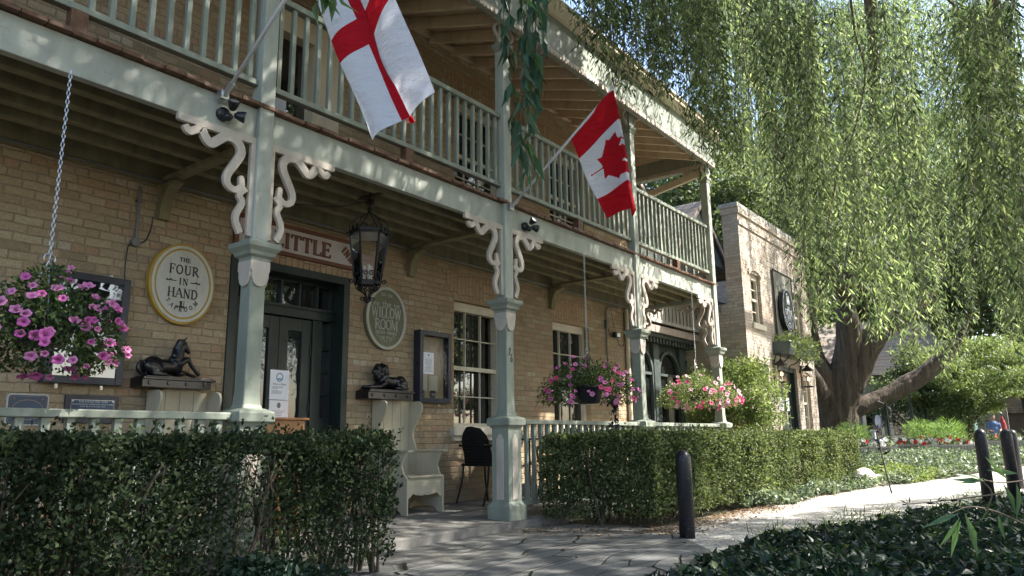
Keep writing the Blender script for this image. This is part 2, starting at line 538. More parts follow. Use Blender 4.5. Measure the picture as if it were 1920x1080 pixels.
# ------------------------------------------------------------------ serif stroke lettering
GL = {
 'A': (.80, [('l', .02, 0, .40, 1, .07), ('l', .40, 1, .78, 0, .15), ('l', .20, .36, .62, .36, .06), ('s', .06, 0), ('s', .76, 0)]),
 'C': (.78, [('a', .42, .5, .34, .46, 45, 315, .13), ('l', .72, .68, .72, .92, .06)]),
 'D': (.80, [('l', .16, 0, .16, 1, .15), ('a', .28, .5, .42, .47, -90, 90, .13), ('l', .10, .97, .30, .97, .06), ('l', .10, .03, .30, .03, .06), ('s', .12, 0), ('s', .12, 1)]),
 'E': (.70, [('l', .16, 0, .16, 1, .15), ('l', .1, .97, .62, .97, .07), ('l', .1, .03, .64, .03, .07), ('l', .16, .52, .48, .52, .06), ('l', .62, .78, .62, 1, .06), ('l', .64, 0, .64, .22, .06), ('l', .48, .40, .48, .64, .05), ('s', .12, 0), ('s', .12, 1)]),
 'F': (.66, [('l', .16, 0, .16, 1, .15), ('l', .1, .97, .62, .97, .07), ('l', .16, .52, .48, .52, .06), ('l', .62, .76, .62, 1, .06), ('l', .48, .40, .48, .64, .05), ('s', .16, 0), ('s', .12, 1)]),
 'H': (.86, [('l', .17, 0, .17, 1, .15), ('l', .69, 0, .69, 1, .15), ('l', .17, .5, .69, .5, .06), ('s', .17, 0), ('s', .17, 1), ('s', .69, 0), ('s', .69, 1)]),
 'I': (.40, [('l', .20, 0, .20, 1, .15), ('s', .20, 0), ('s', .20, 1)]),
 'L': (.66, [('l', .17, 0, .17, 1, .15), ('l', .1, .03, .60, .03, .07), ('l', .61, 0, .61, .26, .06), ('s', .17, 0), ('s', .17, 1)]),
 'M': (1.0, [('l', .16, 0, .16, 1, .06), ('l', .16, 1, .50, .08, .14), ('l', .50, .08, .82, 1, .06), ('l', .84, 0, .84, 1, .15), ('s', .16, 0), ('s', .13, 1), ('s', .84, 0), ('s', .87, 1)]),
 'N': (.86, [('l', .16, 0, .16, 1, .06), ('l', .16, 1, .70, .02, .15), ('l', .70, 0, .70, 1, .06), ('s', .16, 0), ('s', .13, 1), ('s', .70, 1)]),
 'O': (.86, [('a', .43, .5, .33, .45, 0, 360, .13)]),
 'P': (.70, [('l', .17, 0, .17, 1, .15), ('a', .28, .74, .32, .23, -90, 90, .12), ('l', .1, .97, .3, .97, .06), ('l', .17, .5, .3, .5, .06), ('s', .17, 0), ('s', .12, 1)]),
 'R': (.82, [('l', .17, 0, .17, 1, .15), ('a', .30, .74, .30, .23, -90, 90, .12), ('l', .1, .97, .3, .97, .06), ('l', .17, .5, .34, .5, .06), ('l', .36, .5, .74, 0, .14), ('s', .17, 0), ('s', .12, 1), ('s', .76, 0)]),
 'S': (.66, [('a', .33, .74, .22, .21, 30, 270, .12), ('a', .33, .27, .24, .23, -150, 90, .12)]),
 'T': (.76, [('l', .38, 0, .38, 1, .15), ('l', .06, .97, .70, .97, .07), ('l', .06, .76, .06, 1, .06), ('l', .70, .76, .70, 1, .06), ('s', .38, 0)]),
 'U': (.84, [('l', .17, .34, .17, 1, .15), ('l', .68, .34, .68, 1, .07), ('a', .425, .34, .255, .30, 180, 360, .12), ('s', .17, 1), ('s', .68, 1)]),
 'W': (1.1, [('l', .10, 1, .36, 0, .13), ('l', .36, 0, .56, .95, .06), ('l', .56, .95, .78, 0, .13), ('l', .78, 0, 1.0, 1, .06), ('s', .10, 1), ('s', 1.0, 1)]),
 '2': (.6, [('a', .28, .76, .20, .22, -20, 170, .11), ('l', .46, .68, .06, .05, .12), ('l', .06, .04, .54, .04, .12)]),
 '6': (.6, [('a', .28, .26, .20, .24, 0, 360, .11), ('l', .09, .30, .34, 1.0, .10)]),
 ' ': (.35, []), "'": (.2, [('l', .1, .8, .1, 1, .08)]),
}


def glyph_bands(ch):
    wd, st = GL[ch]; out = []
    for s_ in st:
        if s_[0] == 'l': out.append(([(s_[1], s_[2]), (s_[3], s_[4])], s_[5]))
        elif s_[0] == 's': out.append(([(s_[1]-.13, s_[2]*.94+.03), (s_[1]+.13, s_[2]*.94+.03)], .065))
        else:
            _, cx, cy, rx, ry, a0, a1, t = s_
            k = 20
            out.append(([(cx+rx*cos(radians(a0+(a1-a0)*i/k)), cy+ry*sin(radians(a0+(a1-a0)*i/k))) for i in range(k+1)], t))
    return wd, out


def text_width(t, h, sp=.06): return sum(GL[c][0]+sp for c in t)*h - sp*h


def put_text(mb, t, cx, cz, h, fn, d0, d1, sp=.06, squash=1.0, bold=1.0, arc=None, rot=0.0):
    """lettering centred at (cx,cz); fn(u,v,d). arc=(radius_x, radius_z, start_deg, end_deg) lays letters on an ellipse about (cx,cz)"""
    W = text_width(t, h, sp)*squash
    x = -W/2; k = 0
    for ch in t:
        wd, bands = glyph_bands(ch)
        if arc:
            a = radians(arc[2] + (arc[3]-arc[2])*((x+W/2+wd*h*squash/2)/W))
            ox = cx+arc[0]*cos(a); oz = cz+arc[1]*sin(a)
            tn = math.atan2(arc[1]*cos(a), -arc[0]*sin(a))
            th = tn if arc[3] > arc[2] else tn+pi
        for pts, t_ in bands:
            P = []
            for (u, v) in pts:
                u *= h*squash; v *= h
                if arc:
                    uu = u-wd*h*squash/2; vv = v-h/2
                    P.append((ox+uu*cos(th)-vv*sin(th), oz+uu*sin(th)+vv*cos(th)))
                else:
                    uu = x+u; vv = v-h/2
                    P.append((cx+uu*cos(rot)-vv*sin(rot), cz+uu*sin(rot)+vv*cos(rot)))
            k += 1
            mb.band(P, t_*h*bold, fn, d0, d1 - (k % 5)*(d1-d0)*.04)
        x += (wd+sp)*h*squash


def font_text(name, body, size, mat, parent, loc, rot=(pi/2, 0, 0), ext=.001, align='CENTER', sx=1.0):
    cu = bpy.data.curves.new(name, 'FONT'); cu.body = body; cu.size = size; cu.extrude = ext
    cu.align_x = align; cu.align_y = 'CENTER'; cu.materials.append(mat); cu.resolution_u = 3
    o = bpy.data.objects.new(name, cu); COL.objects.link(o)
    dg = bpy.context.evaluated_depsgraph_get()
    me = bpy.data.meshes.new_from_object(o.evaluated_get(dg)); me.name = name
    bpy.data.objects.remove(o); bpy.data.curves.remove(cu)
    o = bpy.data.objects.new(name, me); COL.objects.link(o)
    o.location = loc; o.rotation_euler = rot; o.scale = (sx, 1, 1)
    if parent is not None: o.parent = parent
    return o


WY = lambda y: (lambda u, v, d: (u, y-d, v))       # facing -Y on plane y, depth d outwards

# ------------------------------------------------------------------ ground
def zg(x, y):
    t = min(1, max(0, (x-15)/12)); t = t*t*(3-2*t)
    return .25*t


def sheet(name, x0, x1, y0, y1, nx, ny, dz, mat, hfn=None, poly=None, kind='structure'):
    mb = MB()
    for j in range(ny+1):
        for i in range(nx+1):
            x = x0+(x1-x0)*i/nx; y = y0+(y1-y0)*j/ny
            mb.v.append((x, y, zg(x, y)+dz+(hfn(x, y) if hfn else 0)))
    for j in range(ny):
        for i in range(nx):
            a = j*(nx+1)+i
            mb.f.append((a, a+1, a+nx+2, a+nx+1)); mb.m.append(0)
    return tag(mb.build(name, mat, smooth=True), kind=kind)


m, n, b = nmat('soil and litter')
p = geo_pos(n)
c = ramp(n, noise(n, p, 9, 6, .7), [(.3, (.035, .026, .018)), (.55, (.075, .055, .036)), (.8, (.13, .095, .06))])
c = mixcol(n, ramp(n, noise(n, p, .5, 2), [(.45, 0.), (.6, .6)]), c, (.05, .075, .03))
link(n, c, b.inputs['Base Color']); b.inputs['Roughness'].default_value = 1; bump(n, b, noise(n, p, 30, 5), .03, .8)
SOIL = m
big = MB()
xs = [-400, -60, -15] + list(range(-10, 46, 1)) + [60, 120, 500]
ys = [-400, -60, -15] + list(range(-12, 26, 1)) + [60, 120, 500]
for y in ys:
    for x in xs: big.v.append((x, y, zg(x, y)-.02))
for j in range(len(ys)-1):
    for i in range(len(xs)-1):
        a = j*len(xs)+i; big.f.append((a, a+1, a+len(xs)+1, a+len(xs))); big.m.append(0)
tag(big.build('ground', SOIL, smooth=True), kind='structure')

# gravel lane
m, n, b = nmat('pale gravel')
p = geo_pos(n)
v = N(n, 'ShaderNodeTexVoronoi'); v.inputs['Scale'].default_value = 55; link(n, p, v.inputs['Vector'])
c = mixcol(n, v.outputs['Color'], (.30, .28, .255), (.62, .58, .53), 'MIX')
sv = N(n, 'ShaderNodeSeparateColor'); link(n, v.outputs['Color'], sv.inputs[0])
c = ramp(n, sv.outputs[0], [(0, (.28, .265, .24)), (.5, (.45, .43, .395)), (1., (.64, .61, .56))])
c = mixcol(n, ramp(n, noise(n, p, 1.6, 4), [(.42, 0.), (.7, .5)]), c, (.30, .25, .20))
link(n, c, b.inputs['Base Color']); b.inputs['Roughness'].default_value = .95
bump(n, b, v.outputs['Distance'], .012, .9)
GRAVEL = m
lane_up = [(5.2, 3.35), (6.4, 3.45), (7.6, 3.3), (9.5, 3.35), (11.3, 3.35), (13.3, 3.2), (15.0, 2.75), (17.3, 2.15), (19.6, 1.55), (24, .3), (32, -2), (45, -6)]
lane_dn = [(5.2, .6), (6.4, -.2), (7.6, -.6), (9.5, -1.2), (11.3, -1.8), (13.3, -2.3), (15.0, -2.8), (17.3, -3.4), (19.6, -4), (24, -5.2), (32, -8), (45, -12)]
mb = MB()
U = smoothline([(a[0], a[1], 0) for a in lane_up], 6); D_ = smoothline([(a[0], a[1], 0) for a in lane_dn], 6)
for i, (a, c_) in enumerate(zip(U, D_)):
    j = .10*mnoise.noise(Vector((a.x*1.3, 0, 3)))+.05*mnoise.noise(Vector((a.x*5, 0, 9)))
    for k in range(9):
        q = a.lerp(c_, k/8); mb.v.append((q.x, q.y+(j if k == 0 else 0), zg(q.x, q.y)+.004))
    if i:
        for k in range(8):
            o0 = (i-1)*9+k; mb.f.append((o0, o0+9, o0+10, o0+1)); mb.m.append(0)
tag(mb.build('gravel_path', GRAVEL, smooth=True), kind='structure')

# flagstone forecourt: long irregular slabs, joints modelled by the surface relief
m, n, b = nmat('flagstone')
p = geo_pos(n)
wrp = N(n, 'ShaderNodeVectorMath', operation='ADD')
nn = N(n, 'ShaderNodeTexNoise'); nn.inputs['Scale'].default_value = 1.3; link(n, p, nn.inputs['Vector'])
sc_ = N(n, 'ShaderNodeVectorMath', operation='SCALE'); sc_.inputs['Scale'].default_value = .16; link(n, nn.outputs['Color'], sc_.inputs[0])
link(n, p, wrp.inputs[0]); link(n, sc_.outputs[0], wrp.inputs[1])
mp = scaled(n, wrp.outputs[0], (.80, 4.6, 1), (0, 0, radians(-5)))
v1 = N(n, 'ShaderNodeTexVoronoi', feature='DISTANCE_TO_EDGE'); v1.inputs['Scale'].default_value = 1.15; link(n, mp, v1.inputs['Vector'])
v2 = N(n, 'ShaderNodeTexVoronoi'); v2.inputs['Scale'].default_value = 1.15; link(n, mp, v2.inputs['Vector'])
sv = N(n, 'ShaderNodeSeparateColor'); link(n, v2.outputs['Color'], sv.inputs[0])
c = ramp(n, sv.outputs[0], [(0, (.09, .095, .10)), (.5, (.165, .165, .16)), (1., (.26, .25, .235))])
c = mixcol(n, ramp(n, noise(n, p, 6, 6, .7), [(.35, 0.), (.8, .6)]), c, (.12, .12, .115))
jm = ramp(n, v1.outputs['Distance'], [(.006, 0.), (.022, 1.)])
c = mixcol(n, ramp(n, noise(n, p, 1.7, 5, .7), [(.5, 0.), (.7, .5)]), c, (.16, .145, .11))
c = mixcol(n, jm, (.04, .042, .026), c)
link(n, c, b.inputs['Base Color']); b.inputs['Roughness'].default_value = .7
bump(n, b, math_(n, 'ADD', jm, math_(n, 'MULTIPLY', noise(n, p, 12, 5), .45)), .035, .9)
FLAG = m
mb = MB()
A = [(1.2, 4.47), (6.45, 4.47), (6.75, 3.75), (6.55, 3.2), (6.2, 2.9), (5.6, 2.4), (4.2, 1.6), (2.5, 1.2), (1.2, 2.0)]
mb.v = [(x, y, .009) for x, y in A]; mb.f = [tuple(range(len(A)))[::-1]]; mb.m = [0]
tag(mb.build('paving', FLAG), kind='structure')

# porch slab: falls gently to the front
m, n, b = nmat('worn concrete')
p = geo_pos(n)
c = ramp(n, noise(n, p, 3, 6, .65), [(.3, (.13, .125, .115)), (.7, (.22, .21, .195))])
c = mixcol(n, ramp(n, noise(n, p, 60, 3), [(.5, 0.), (.75, .4)]), c, (.10, .095, .085))
link(n, c, b.inputs['Base Color']); b.inputs['Roughness'].default_value = .85; bump(n, b, noise(n, p, 25, 5), .006, .6)
mb = MB()
x0, x1 = -1.5, 11.75
mb.v = [(x0, 4.45, -.01), (x1, 4.45, -.01), (x0, 4.45, .075), (x1, 4.45, .075), (x0, 4.47, .085), (x1, 4.47, .085), (x0, 6.2, .148), (x1, 6.2, .148), (x1, 6.2, -.01)]
mb.f = [(0, 1, 3, 2), (2, 3, 5, 4), (4, 5, 7, 6), (1, 8, 7, 5, 3)]; mb.m = [0]*4
tag(mb.build('porch_floor', m), kind='structure')


def fz(y): return .085+(y-4.47)*.0364     # porch floor height


# ------------------------------------------------------------------ the inn
inn = thing('brick_inn', 'yellow brick inn wall with green double door and white sash windows', 'building')


def wall_grid(mb, X0, X1, Z0, Z1, Y, holes, reveal):
    xs = sorted({X0, X1} | {h[0] for h in holes} | {h[1] for h in holes})
    zs = sorted({Z0, Z1} | {h[2] for h in holes} | {h[3] for h in holes})
    for i in range(len(xs)-1):
        for j in range(len(zs)-1):
            cx = (xs[i]+xs[i+1])/2; cz = (zs[j]+zs[j+1])/2
            if any(h[0] < cx < h[1] and h[2] < cz < h[3] for h in holes): continue
            mb.quad((xs[i], Y, zs[j]), (xs[i+1], Y, zs[j]), (xs[i+1], Y, zs[j+1]), (xs[i], Y, zs[j+1]))
    for a, b_, c_, d in holes:
        r = Y+reveal
        mb.quad((a, Y, c_), (a, Y, d), (a, r, d), (a, r, c_))
        mb.quad((b_, Y, c_), (b_, r, c_), (b_, r, d), (b_, Y, d))
        mb.quad((a, Y, d), (b_, Y, d), (b_, r, d), (a, r, d))
        mb.quad((a, Y, c_), (a, r, c_), (b_, r, c_), (b_, Y, c_))


HOLES = [(3.71, 5.10, .10, 2.53), (6.75, 7.75, .88, 2.54), (8.89, 9.89, .88, 2.54),
         (3.95, 4.90, 3.3, 5.35), (6.75, 7.72, 3.85, 5.22), (8.89, 9.86, 3.85, 5.22), (.6, 1.6, 3.85, 5.22), (-1.2, -.2, .88, 2.54)]
mb = MB(); wall_grid(mb, -4, 11.35, 0, 5.95, 6.0, HOLES, .34)
mb.quad((11.35, 6, 0), (11.35, 14, 0), (11.35, 14, 5.95), (11.35, 6, 5.95))
mb.quad((-4, 6, 0), (-4, 6, 5.95), (-4, 14, 5.95), (-4, 14, 0))
mb.build('wall', BRICK, inn)
# flat arches over openings
for (a, b_, z, s_) in ((3.62, 5.19, 2.53, 0), (6.65, 7.85, 2.56, 1), (8.79, 9.99, 2.56, 1), (6.65, 7.82, 5.22, 1), (8.79, 9.96, 5.22, 1)):
    mb = MB(); h = .085 if s_ == 0 else .33; k = .14*s_
    mb.prism([(a+.1, z), (b_-.1, z), (b_-.0+k, z+h), (a-k, z+h)], lambda u, v, d: (u, 6.0-d, v), 0.0, .004)
    mb.build('arch', BRICK_A, inn)
# inside backing so that open reveals are dark
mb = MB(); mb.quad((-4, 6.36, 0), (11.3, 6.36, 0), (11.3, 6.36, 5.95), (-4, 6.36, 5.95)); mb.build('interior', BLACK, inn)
# inn roof, above and behind the frame
mb = MB(); mb.prism([(4.36, 5.935), (9.5, 7.6), (9.5, 7.57), (4.36, 5.905)], lambda u, v, d: (d, u, v), -4.3, 11.72); mb.build('roof', SHING, inn)


def sash_window(x0, x1, z0, z1, zr, nx=3, nz=2, Yf=6.12, sill=True, parent=inn, wm=WHITEW, frame=.05, mun=.013, tilt=0.):
    w_ = thing('window', None, None); w_.parent = parent
    f = MB()
    f.box(x0, x0+frame, Yf-.03, Yf+.08, z0, z1); f.box(x1-frame, x1, Yf-.03, Yf+.08, z0, z1)
    f.box(x0+frame, x1-frame, Yf-.032, Yf+.08, z1-.11, z1); f.box(x0+frame, x1-frame, Yf-.03, Yf+.08, z0, z0+.05)
    f.box(x0+frame, x1-frame, Yf-.038, Yf-.034+.02, z1-.055, z1-.045)
    f.build('frame', wm, w_, bevel=.004)
    ya_, yb_ = (Yf+.035, Yf+.035) if not tilt else (Yf+.022, Yf+.022+tilt)
    g = MB(); g.quad((x0+frame, ya_, z0+.03), (x1-frame, yb_, z0+.03), (x1-frame, yb_, z1-.03), (x0+frame, ya_, z1-.03))
    g.build('pane', GLASS if tilt else GLASS_W, w_)
    s_ = MB()
    for (a, c_, dy) in ((z0+.05, zr-.02, .012), (zr+.02, z1-.11, -.0)):
        ya, yb = Yf-.002+dy, Yf+.033
        for i in range(1, nx):
            x = x0+frame+(x1-x0-2*frame)*i/nx; s_.box(x-mun/2, x+mun/2, ya, yb, a, c_)
        for j in range(1, nz):
            z = a+(c_-a)*j/nz; s_.box(x0+frame, x1-frame, ya+.002, yb, z-mun/2, z+mun/2)
    s_.box(x0+frame, x1-frame, Yf-.012, Yf+.03, zr-.025, zr+.025)
    s_.build('muntins', wm, w_)
    if sill:
        q = MB(); q.box(x0-.07, x1+.07, 5.93, Yf+.1, z0-.10, z0-.002); q.box(x0-.04, x1+.04, 5.965, Yf+.1, z0-.16, z0-.10)
        q.build('sill', wm, w_, bevel=.006)
    return w_


sash_window(6.75, 7.75, 1.0, 2.54, 1.72, tilt=.10)
sash_window(8.89, 9.89, 1.0, 2.54, 1.72)
sash_window(6.75, 7.72, 3.9, 5.22, 4.5)
sash_window(8.89, 9.86, 3.9, 5.22, 4.5)
sash_window(.6, 1.6, 3.9, 5.22, 4.5)
# brick-coloured fill beneath the ground sashes is sill panel in cream
# upper door
ud = thing('balcony_door', None, None); ud.parent = inn
f = MB(); f.box(3.95, 4.08, 6.02, 6.2, 3.3, 5.35); f.box(4.55, 4.90, 6.02, 6.2, 3.3, 5.35); f.box(4.08, 4.55, 6.025, 6.2, 4.98, 5.35); f.box(4.08, 4.55, 6.025, 6.2, 3.3, 3.55)
f.build('frame', TAN, ud, bevel=.004)
g = MB(); g.quad((4.08, 6.16, 3.55), (4.55, 6.16, 3.55), (4.55, 6.16, 4.98), (4.08, 6.16, 4.98)); g.build('glass', GLASS, ud)
g = MB(); g.box(4.09, 4.30, 6.13, 6.15, 3.56, 4.35); g.build('curtain', PAPER, ud)

# entrance
en = thing('entrance_door', None, None); en.parent = inn
f = MB()
f.box(3.712, 3.80, 5.985, 6.36, .1, 2.53); f.box(5.02, 5.098, 5.985, 6.10, .1, 2.53)
f.box(3.80, 5.02, 5.987, 6.10, 2.45, 2.528); f.box(5.045, 5.098, 6.10, 6.34, .1, 2.53)
f.box(3.80, 5.045, 6.20, 6.33, 2.43, 2.50)
f.box(3.80, 5.045, 6.16, 6.34, 2.07, 2.17); f.box(3.80, 5.05, 6.14, 6.20, 2.155, 2.185)
f.box(3.80, 3.87, 6.19, 6.34, .1, 2.43); f.box(3.93, 4.03, 6.19, 6.34, .1, 2.07); f.box(4.80, 4.92, 6.19, 6.34, .1, 2.07)
f.box(5.03, 5.045, 6.19, 6.34, .1, 2.43)
for x in (3.99, 4.20, 4.42, 4.64, 4.86): f.box(x-.012, x+.012, 6.21, 6.26, 2.17, 2.43)
for z in (1.78, 1.55, 1.32, 1.08): f.box(4.92, 5.03, 6.21, 6.26, z-.01, z+.01); f.box(3.87, 3.93, 6.21, 6.26, z-.01, z+.01)
f.box(4.92, 5.03, 6.2, 6.27, .1, 1.08); f.box(3.87, 3.93, 6.2, 6.27, .1, 1.08)
f.build('frame', DGREEN, en, bevel=.003)
g = MB(); g.quad((3.87, 6.25, 2.17), (5.03, 6.25, 2.17), (5.03, 6.25, 2.43), (3.87, 6.25, 2.43)); g.build('transom_pane', GLASS, en)
g = MB(); g.quad((4.92, 6.25, 1.08), (5.03, 6.25, 1.08), (5.03, 6.25, 2.07), (4.92, 6.25, 2.07)); g.build('sidelight_pane', GLASS, en)
g = MB(); g.quad((3.87, 6.25, 1.08), (3.93, 6.25, 1.08), (3.93, 6.25, 2.07), (3.87, 6.25, 2.07)); g.build('sidelight_pane', GLASS, en)
for (a, c_, hx) in ((4.03, 4.413, 4.04), (4.417, 4.80, 4.79)):
    l_ = MB(); ga, gb = a+.105, c_-.115
    l_.box(a, ga, 6.215, 6.26, .14, 2.065); l_.box(gb, c_, 6.215, 6.26, .14, 2.065)
    l_.box(ga, gb, 6.217, 6.258, 1.94, 2.065); l_.box(ga, gb, 6.217, 6.258, .14, 1.06)
    l_.box(ga-.008, gb+.008, 6.205, 6.217, .35, .36); l_.box(ga-.008, gb+.008, 6.205, 6.217, .88, .89)
    leaf = l_.build('door_leaf', DGREEN, en, bevel=.003); leaf.name = 'door_leaf'
    g = MB(); g.quad((ga, 6.24, 1.06), (gb, 6.24, 1.06), (gb, 6.24, 1.94), (ga, 6.24, 1.94)); g.build('glass_pane', GLASS_W, en)
    g = MB()
    for z in (1.75, 1.18, .45): g = MB(); g.tube([(hx, 6.208, z-.05), (hx, 6.208, z+.05)], .009, 8); g.build('hinge', BLACK, en)
g = MB(); g.tube(smoothline([(4.46, 6.21, 1.08), (4.46, 6.17, 1.08), (4.46, 6.17, .90), (4.46, 6.21, .90)], 5), .009, 8); g.build('handle', STEEL, en)

# little sticker on the left sidelight
st = MB(); st.box(3.872, 3.925, 6.243, 6.247, 1.23, 1.30); o = st.build('door_sticker', PAPER); tag(o, 'small square white sticker with red ring on narrow glass left of door', 'sticker')
q = MB(); q.band([(3.8985+.018*cos(a), 1.265+.022*sin(a)) for a in np.linspace(0, 2*pi, 17)], .006, WY(6.243), 0, .001); q.build('ring', RED, o)

# roof trim at the wall head of the balcony
mb = MB(); mb.box(-4, 11.35, 5.93, 5.998, 5.80, 5.87); mb.build('wall_plate', TAN, inn, bevel=.005)

# ------------------------------------------------------------------ verandah
ver = thing('timber_verandah', 'sage green two-storey timber verandah with cream scrollwork brackets along the brick inn', 'verandah')
PX = [-.05, 3.04, 5.975, 8.84, 11.50]
PY = 4.615
PLABEL = [None, None, None, None, None]


def make_post(px, py=PY, full=True):
    p_ = thing('post', None, None); p_.parent = ver
    z0 = fz(py-.135)
    m_ = MB()
    m_.sqstack(px, py, [(z0, .135), (z0+.13, .135), (z0+.155, .115), (z0+.17, .102), (.955, .102), (.955+.001, .102)])
    m_.build('pier', SAGE, p_, bevel=.006)
    m_ = MB()
    m_.sqstack(px, py, [(.955, .108), (.975, .120), (.985, .140), (1.045, .140), (1.055, .132), (1.075, .088)])
    m_.build('pier_cap', SAGE, p_, bevel=.004)
    m_ = MB()
    m_.sqstack(px, py, [(1.07, .084), (1.10, .070), (1.20, .0625), (2.10, .0615)])
    m_.build('shaft', SAGE, p_, bevel=.010)
    m_ = MB()
    m_.sqstack(px, py, [(2.10, .075), (2.135, .078), (2.15, .100), (2.175, .108), (2.205, .132), (2.235, .136), (2.245, .125), (2.262, .066)])
    m_.build('capital', SAGE, p_, bevel=.003)
    m_ = MB()
    m_.sqstack(px, py, [(2.255, .062), (5.02, .060)])
    m_.build('upper_shaft', SAGE_P, p_, bevel=.008)
    # cream drops below the capital, and cream panels on the pier, on each face
    drop = [(-.079, .185), (.079, .185), (.079, .12), (.066, .105), (.066, .07)] + [(.058*cos(a), .058+.058*sin(a)*1.0-.0) for a in np.linspace(-.15, -pi+.15, 9)] + [(-.066, .07), (-.066, .105), (-.079, .12)]
    pan = [(-.045, .05), (.045, .05), (.045, .62), (.028, .645), (.02, .665), (0, .675), (-.02, .665), (-.028, .645), (-.045, .62)]
    dm = MB(); pm = MB()
    for k in range(4):
        c_, s_ = cos(k*pi/2), sin(k*pi/2)
        def fn(off, zz):
            def g(u, v, d):
                x, y = u, -(off+d)
                return (px+x*c_-y*s_, py+x*s_+y*c_, v+zz)
            return g
        dm.prism(drop, fn(.064, 1.925), 0, .016)
        pm.prism(pan, fn(.102, .225), 0, .006)
    dm.build('capital_drop', CREAM, p_, bevel=.003); pm.build('pier_panel', CREAM, p_, bevel=.003)
    # small upper capital with curls
    m_ = MB(); m_.sqstack(px, py, [(5.02, .066), (5.05, .070), (5.075, .085), (5.11, .087), (5.115, .06), (5.56, .058)])
    m_.build('upper_capital', SAGE, p_, bevel=.003)
    return p_


posts = [make_post(x) for x in PX[1:]]

SCURVE = [(.545, .075), (.515, .112), (.465, .085), (.427, .062), (.392, .119), (.347, .146), (.296, .105), (.239, .058), (.17, .062), (.125, .10), (.118, .163), (.165, .253), (.212, .341), (.205, .405), (.15, .432), (.098, .395), (.10, .343)]
SLOW = [(.06, .40), (.108, .455), (.083, .512), (.122, .60), (.122, .66), (.085, .735)]


def bracket(o, sx, sy, z, parent, k=1.0, name='bracket', mat=None):
    """scroll bracket hanging below z, running from o along (sx,sy)"""
    m_ = MB()
    def fn(t):
        return lambda u, v, d: (o[0]+sx*u*k+(-sy)*(d), o[1]+sy*u*k+sx*d*(1 if sx else 0)+(0 if sx else 0), z-v*k)
    def fnn(u, v, d):
        if sx: return (o[0]+sx*u*k, o[1]+d, z-v*k)
        return (o[0]+d, o[1]+sy*u*k, z-v*k)
    m_.prism([(0, 0), (.60, 0), (.60, .045), (.585, .055), (0, .052)], fnn, -.017, .017)
    m_.prism([(0, .05), (.038, .05), (.038, .742), (0, .742)], fnn, -.0165, .0165)
    C_ = [(p.x, p.y) for p in smoothline([(a, b_, 0) for a, b_ in SCURVE], 5)]
    W_ = [.044+.024*sin(pi*min(1, i/len(C_)*1.15)) for i in range(len(C_))]
    m_.band(C_, W_, fnn, -.0155, .0155)
    C2 = [(p.x, p.y) for p in smoothline([(a, b_, 0) for a, b_ in SLOW], 5)]
    m_.band(C2, .046, fnn, -.0145, .0145)
    m_.prism([(.52+.026*cos(a), .10+.026*sin(a)) for a in np.linspace(0, 2*pi, 10)[:-1]], fnn, -.014, .014)
    m_.prism([(.10+.022*cos(a), .335+.022*sin(a)) for a in np.linspace(0, 2*pi, 10)[:-1]], fnn, -.0135, .0135)
    return m_.build(name, mat or CREAM, parent, bevel=.002)


for px, p_ in zip(PX[1:], posts):
    bracket((px-.062, PY-.02), -1, 0, 3.03, p_)
    if px < 11: bracket((px+.062, PY-.02), 1, 0, 3.03, p_)
    # upper small curls
    for s_ in ((-1, 0), (1, 0)) if px < 11 else ((-1, 0), (1, 0), (0, 1)):
        m_ = MB()
        def fnn(u, v, d, s_=s_, px=px):
            if s_[0]: return (px+s_[0]*(.058+u), PY-.02+d, 5.52-v)
            return (px+d, PY+.058+u, 5.52-v)
        C_ = [(q.x, q.y) for q in smoothline([(.02, .0, 0), (.10, .02, 0), (.11, .08, 0), (.05, .14, 0), (.055, .20, 0), (.105, .25, 0), (.09, .31, 0), (.03, .36, 0), (.012, .41, 0)], 5)]
        m_.band(C_, .026, fnn, -.014, .014)
        m_.prism([(0, 0), (.02, 0), (.02, .42), (0, .42)], fnn, -.013, .013)
        m_.build('upper_bracket', CREAM, p_, bevel=.002)
bracket((11.50, PY+.062), 0, 1, 3.03, posts[3], mat=CREAM)
bracket((11.50, 5.90), 0, -1, 3.03, posts[3], k=.7, mat=CREAM)

# number 26 on the second post's front face
nm = MB()
put_text(nm, '2', 5.966, 1.715, .075, WY(4.5525), 0, .004, bold=.8, squash=.8)
put_text(nm, '6', 5.992, 1.652, .085, WY(4.5525), 0, .004, bold=.8, squash=.8)
o = nm.build('house_number', BLACK); tag(o, 'black numerals 26 fixed on the front of the post before the sash window', 'house number')

# main beam, end beam and deck
m_ = MB()
seams = [-4.0] + PX[1:] + [11.56]
for i in range(len(seams)-1):
    a = seams[i]+(.062 if i else 0); b_ = seams[i+1]-(.062 if i < 4 else 0)
    if i < 4: m_.box(a, b_, 4.595, 4.66, 3.03, 3.265)
m_.build('beam', SAGE_P, ver, bevel=.004)
m_ = MB(); m_.box(11.44, 11.555, 4.68, 5.98, 3.0, 3.262); m_.build('end_beam', SAGE_P, ver, bevel=.004)
m_ = MB()
for y in (4.86, 5.12, 5.38, 5.64): m_.box(-4, 11.43, y-.040, y+.040, 3.05, 3.262)
m_.box(-4, 11.43, 5.94, 5.998, 2.99, 3.262)
for px in PX[1:4]: m_.box(px-.05, px+.05, 4.67, 5.93, 3.015, 3.052)
m_.build('joists', OLIVE, ver, bevel=.004)
for px in PX[1:4]:   # wall brackets under the cross beams
    m_ = MB()
    prof = [(0, 0), (0, -.30), (-.055, -.30), (-.06, -.22), (-.085, -.13), (-.14, -.055), (-.24, -.02), (-.24, 0)]
    m_.prism(prof, lambda u, v, d, px=px: (px+d, 5.998+u, 2.99+v), -.045, .045)
    m_.build('wall_bracket', OLIVE, ver, bevel=.004)
m_ = MB(); x = -4.0; k = 0
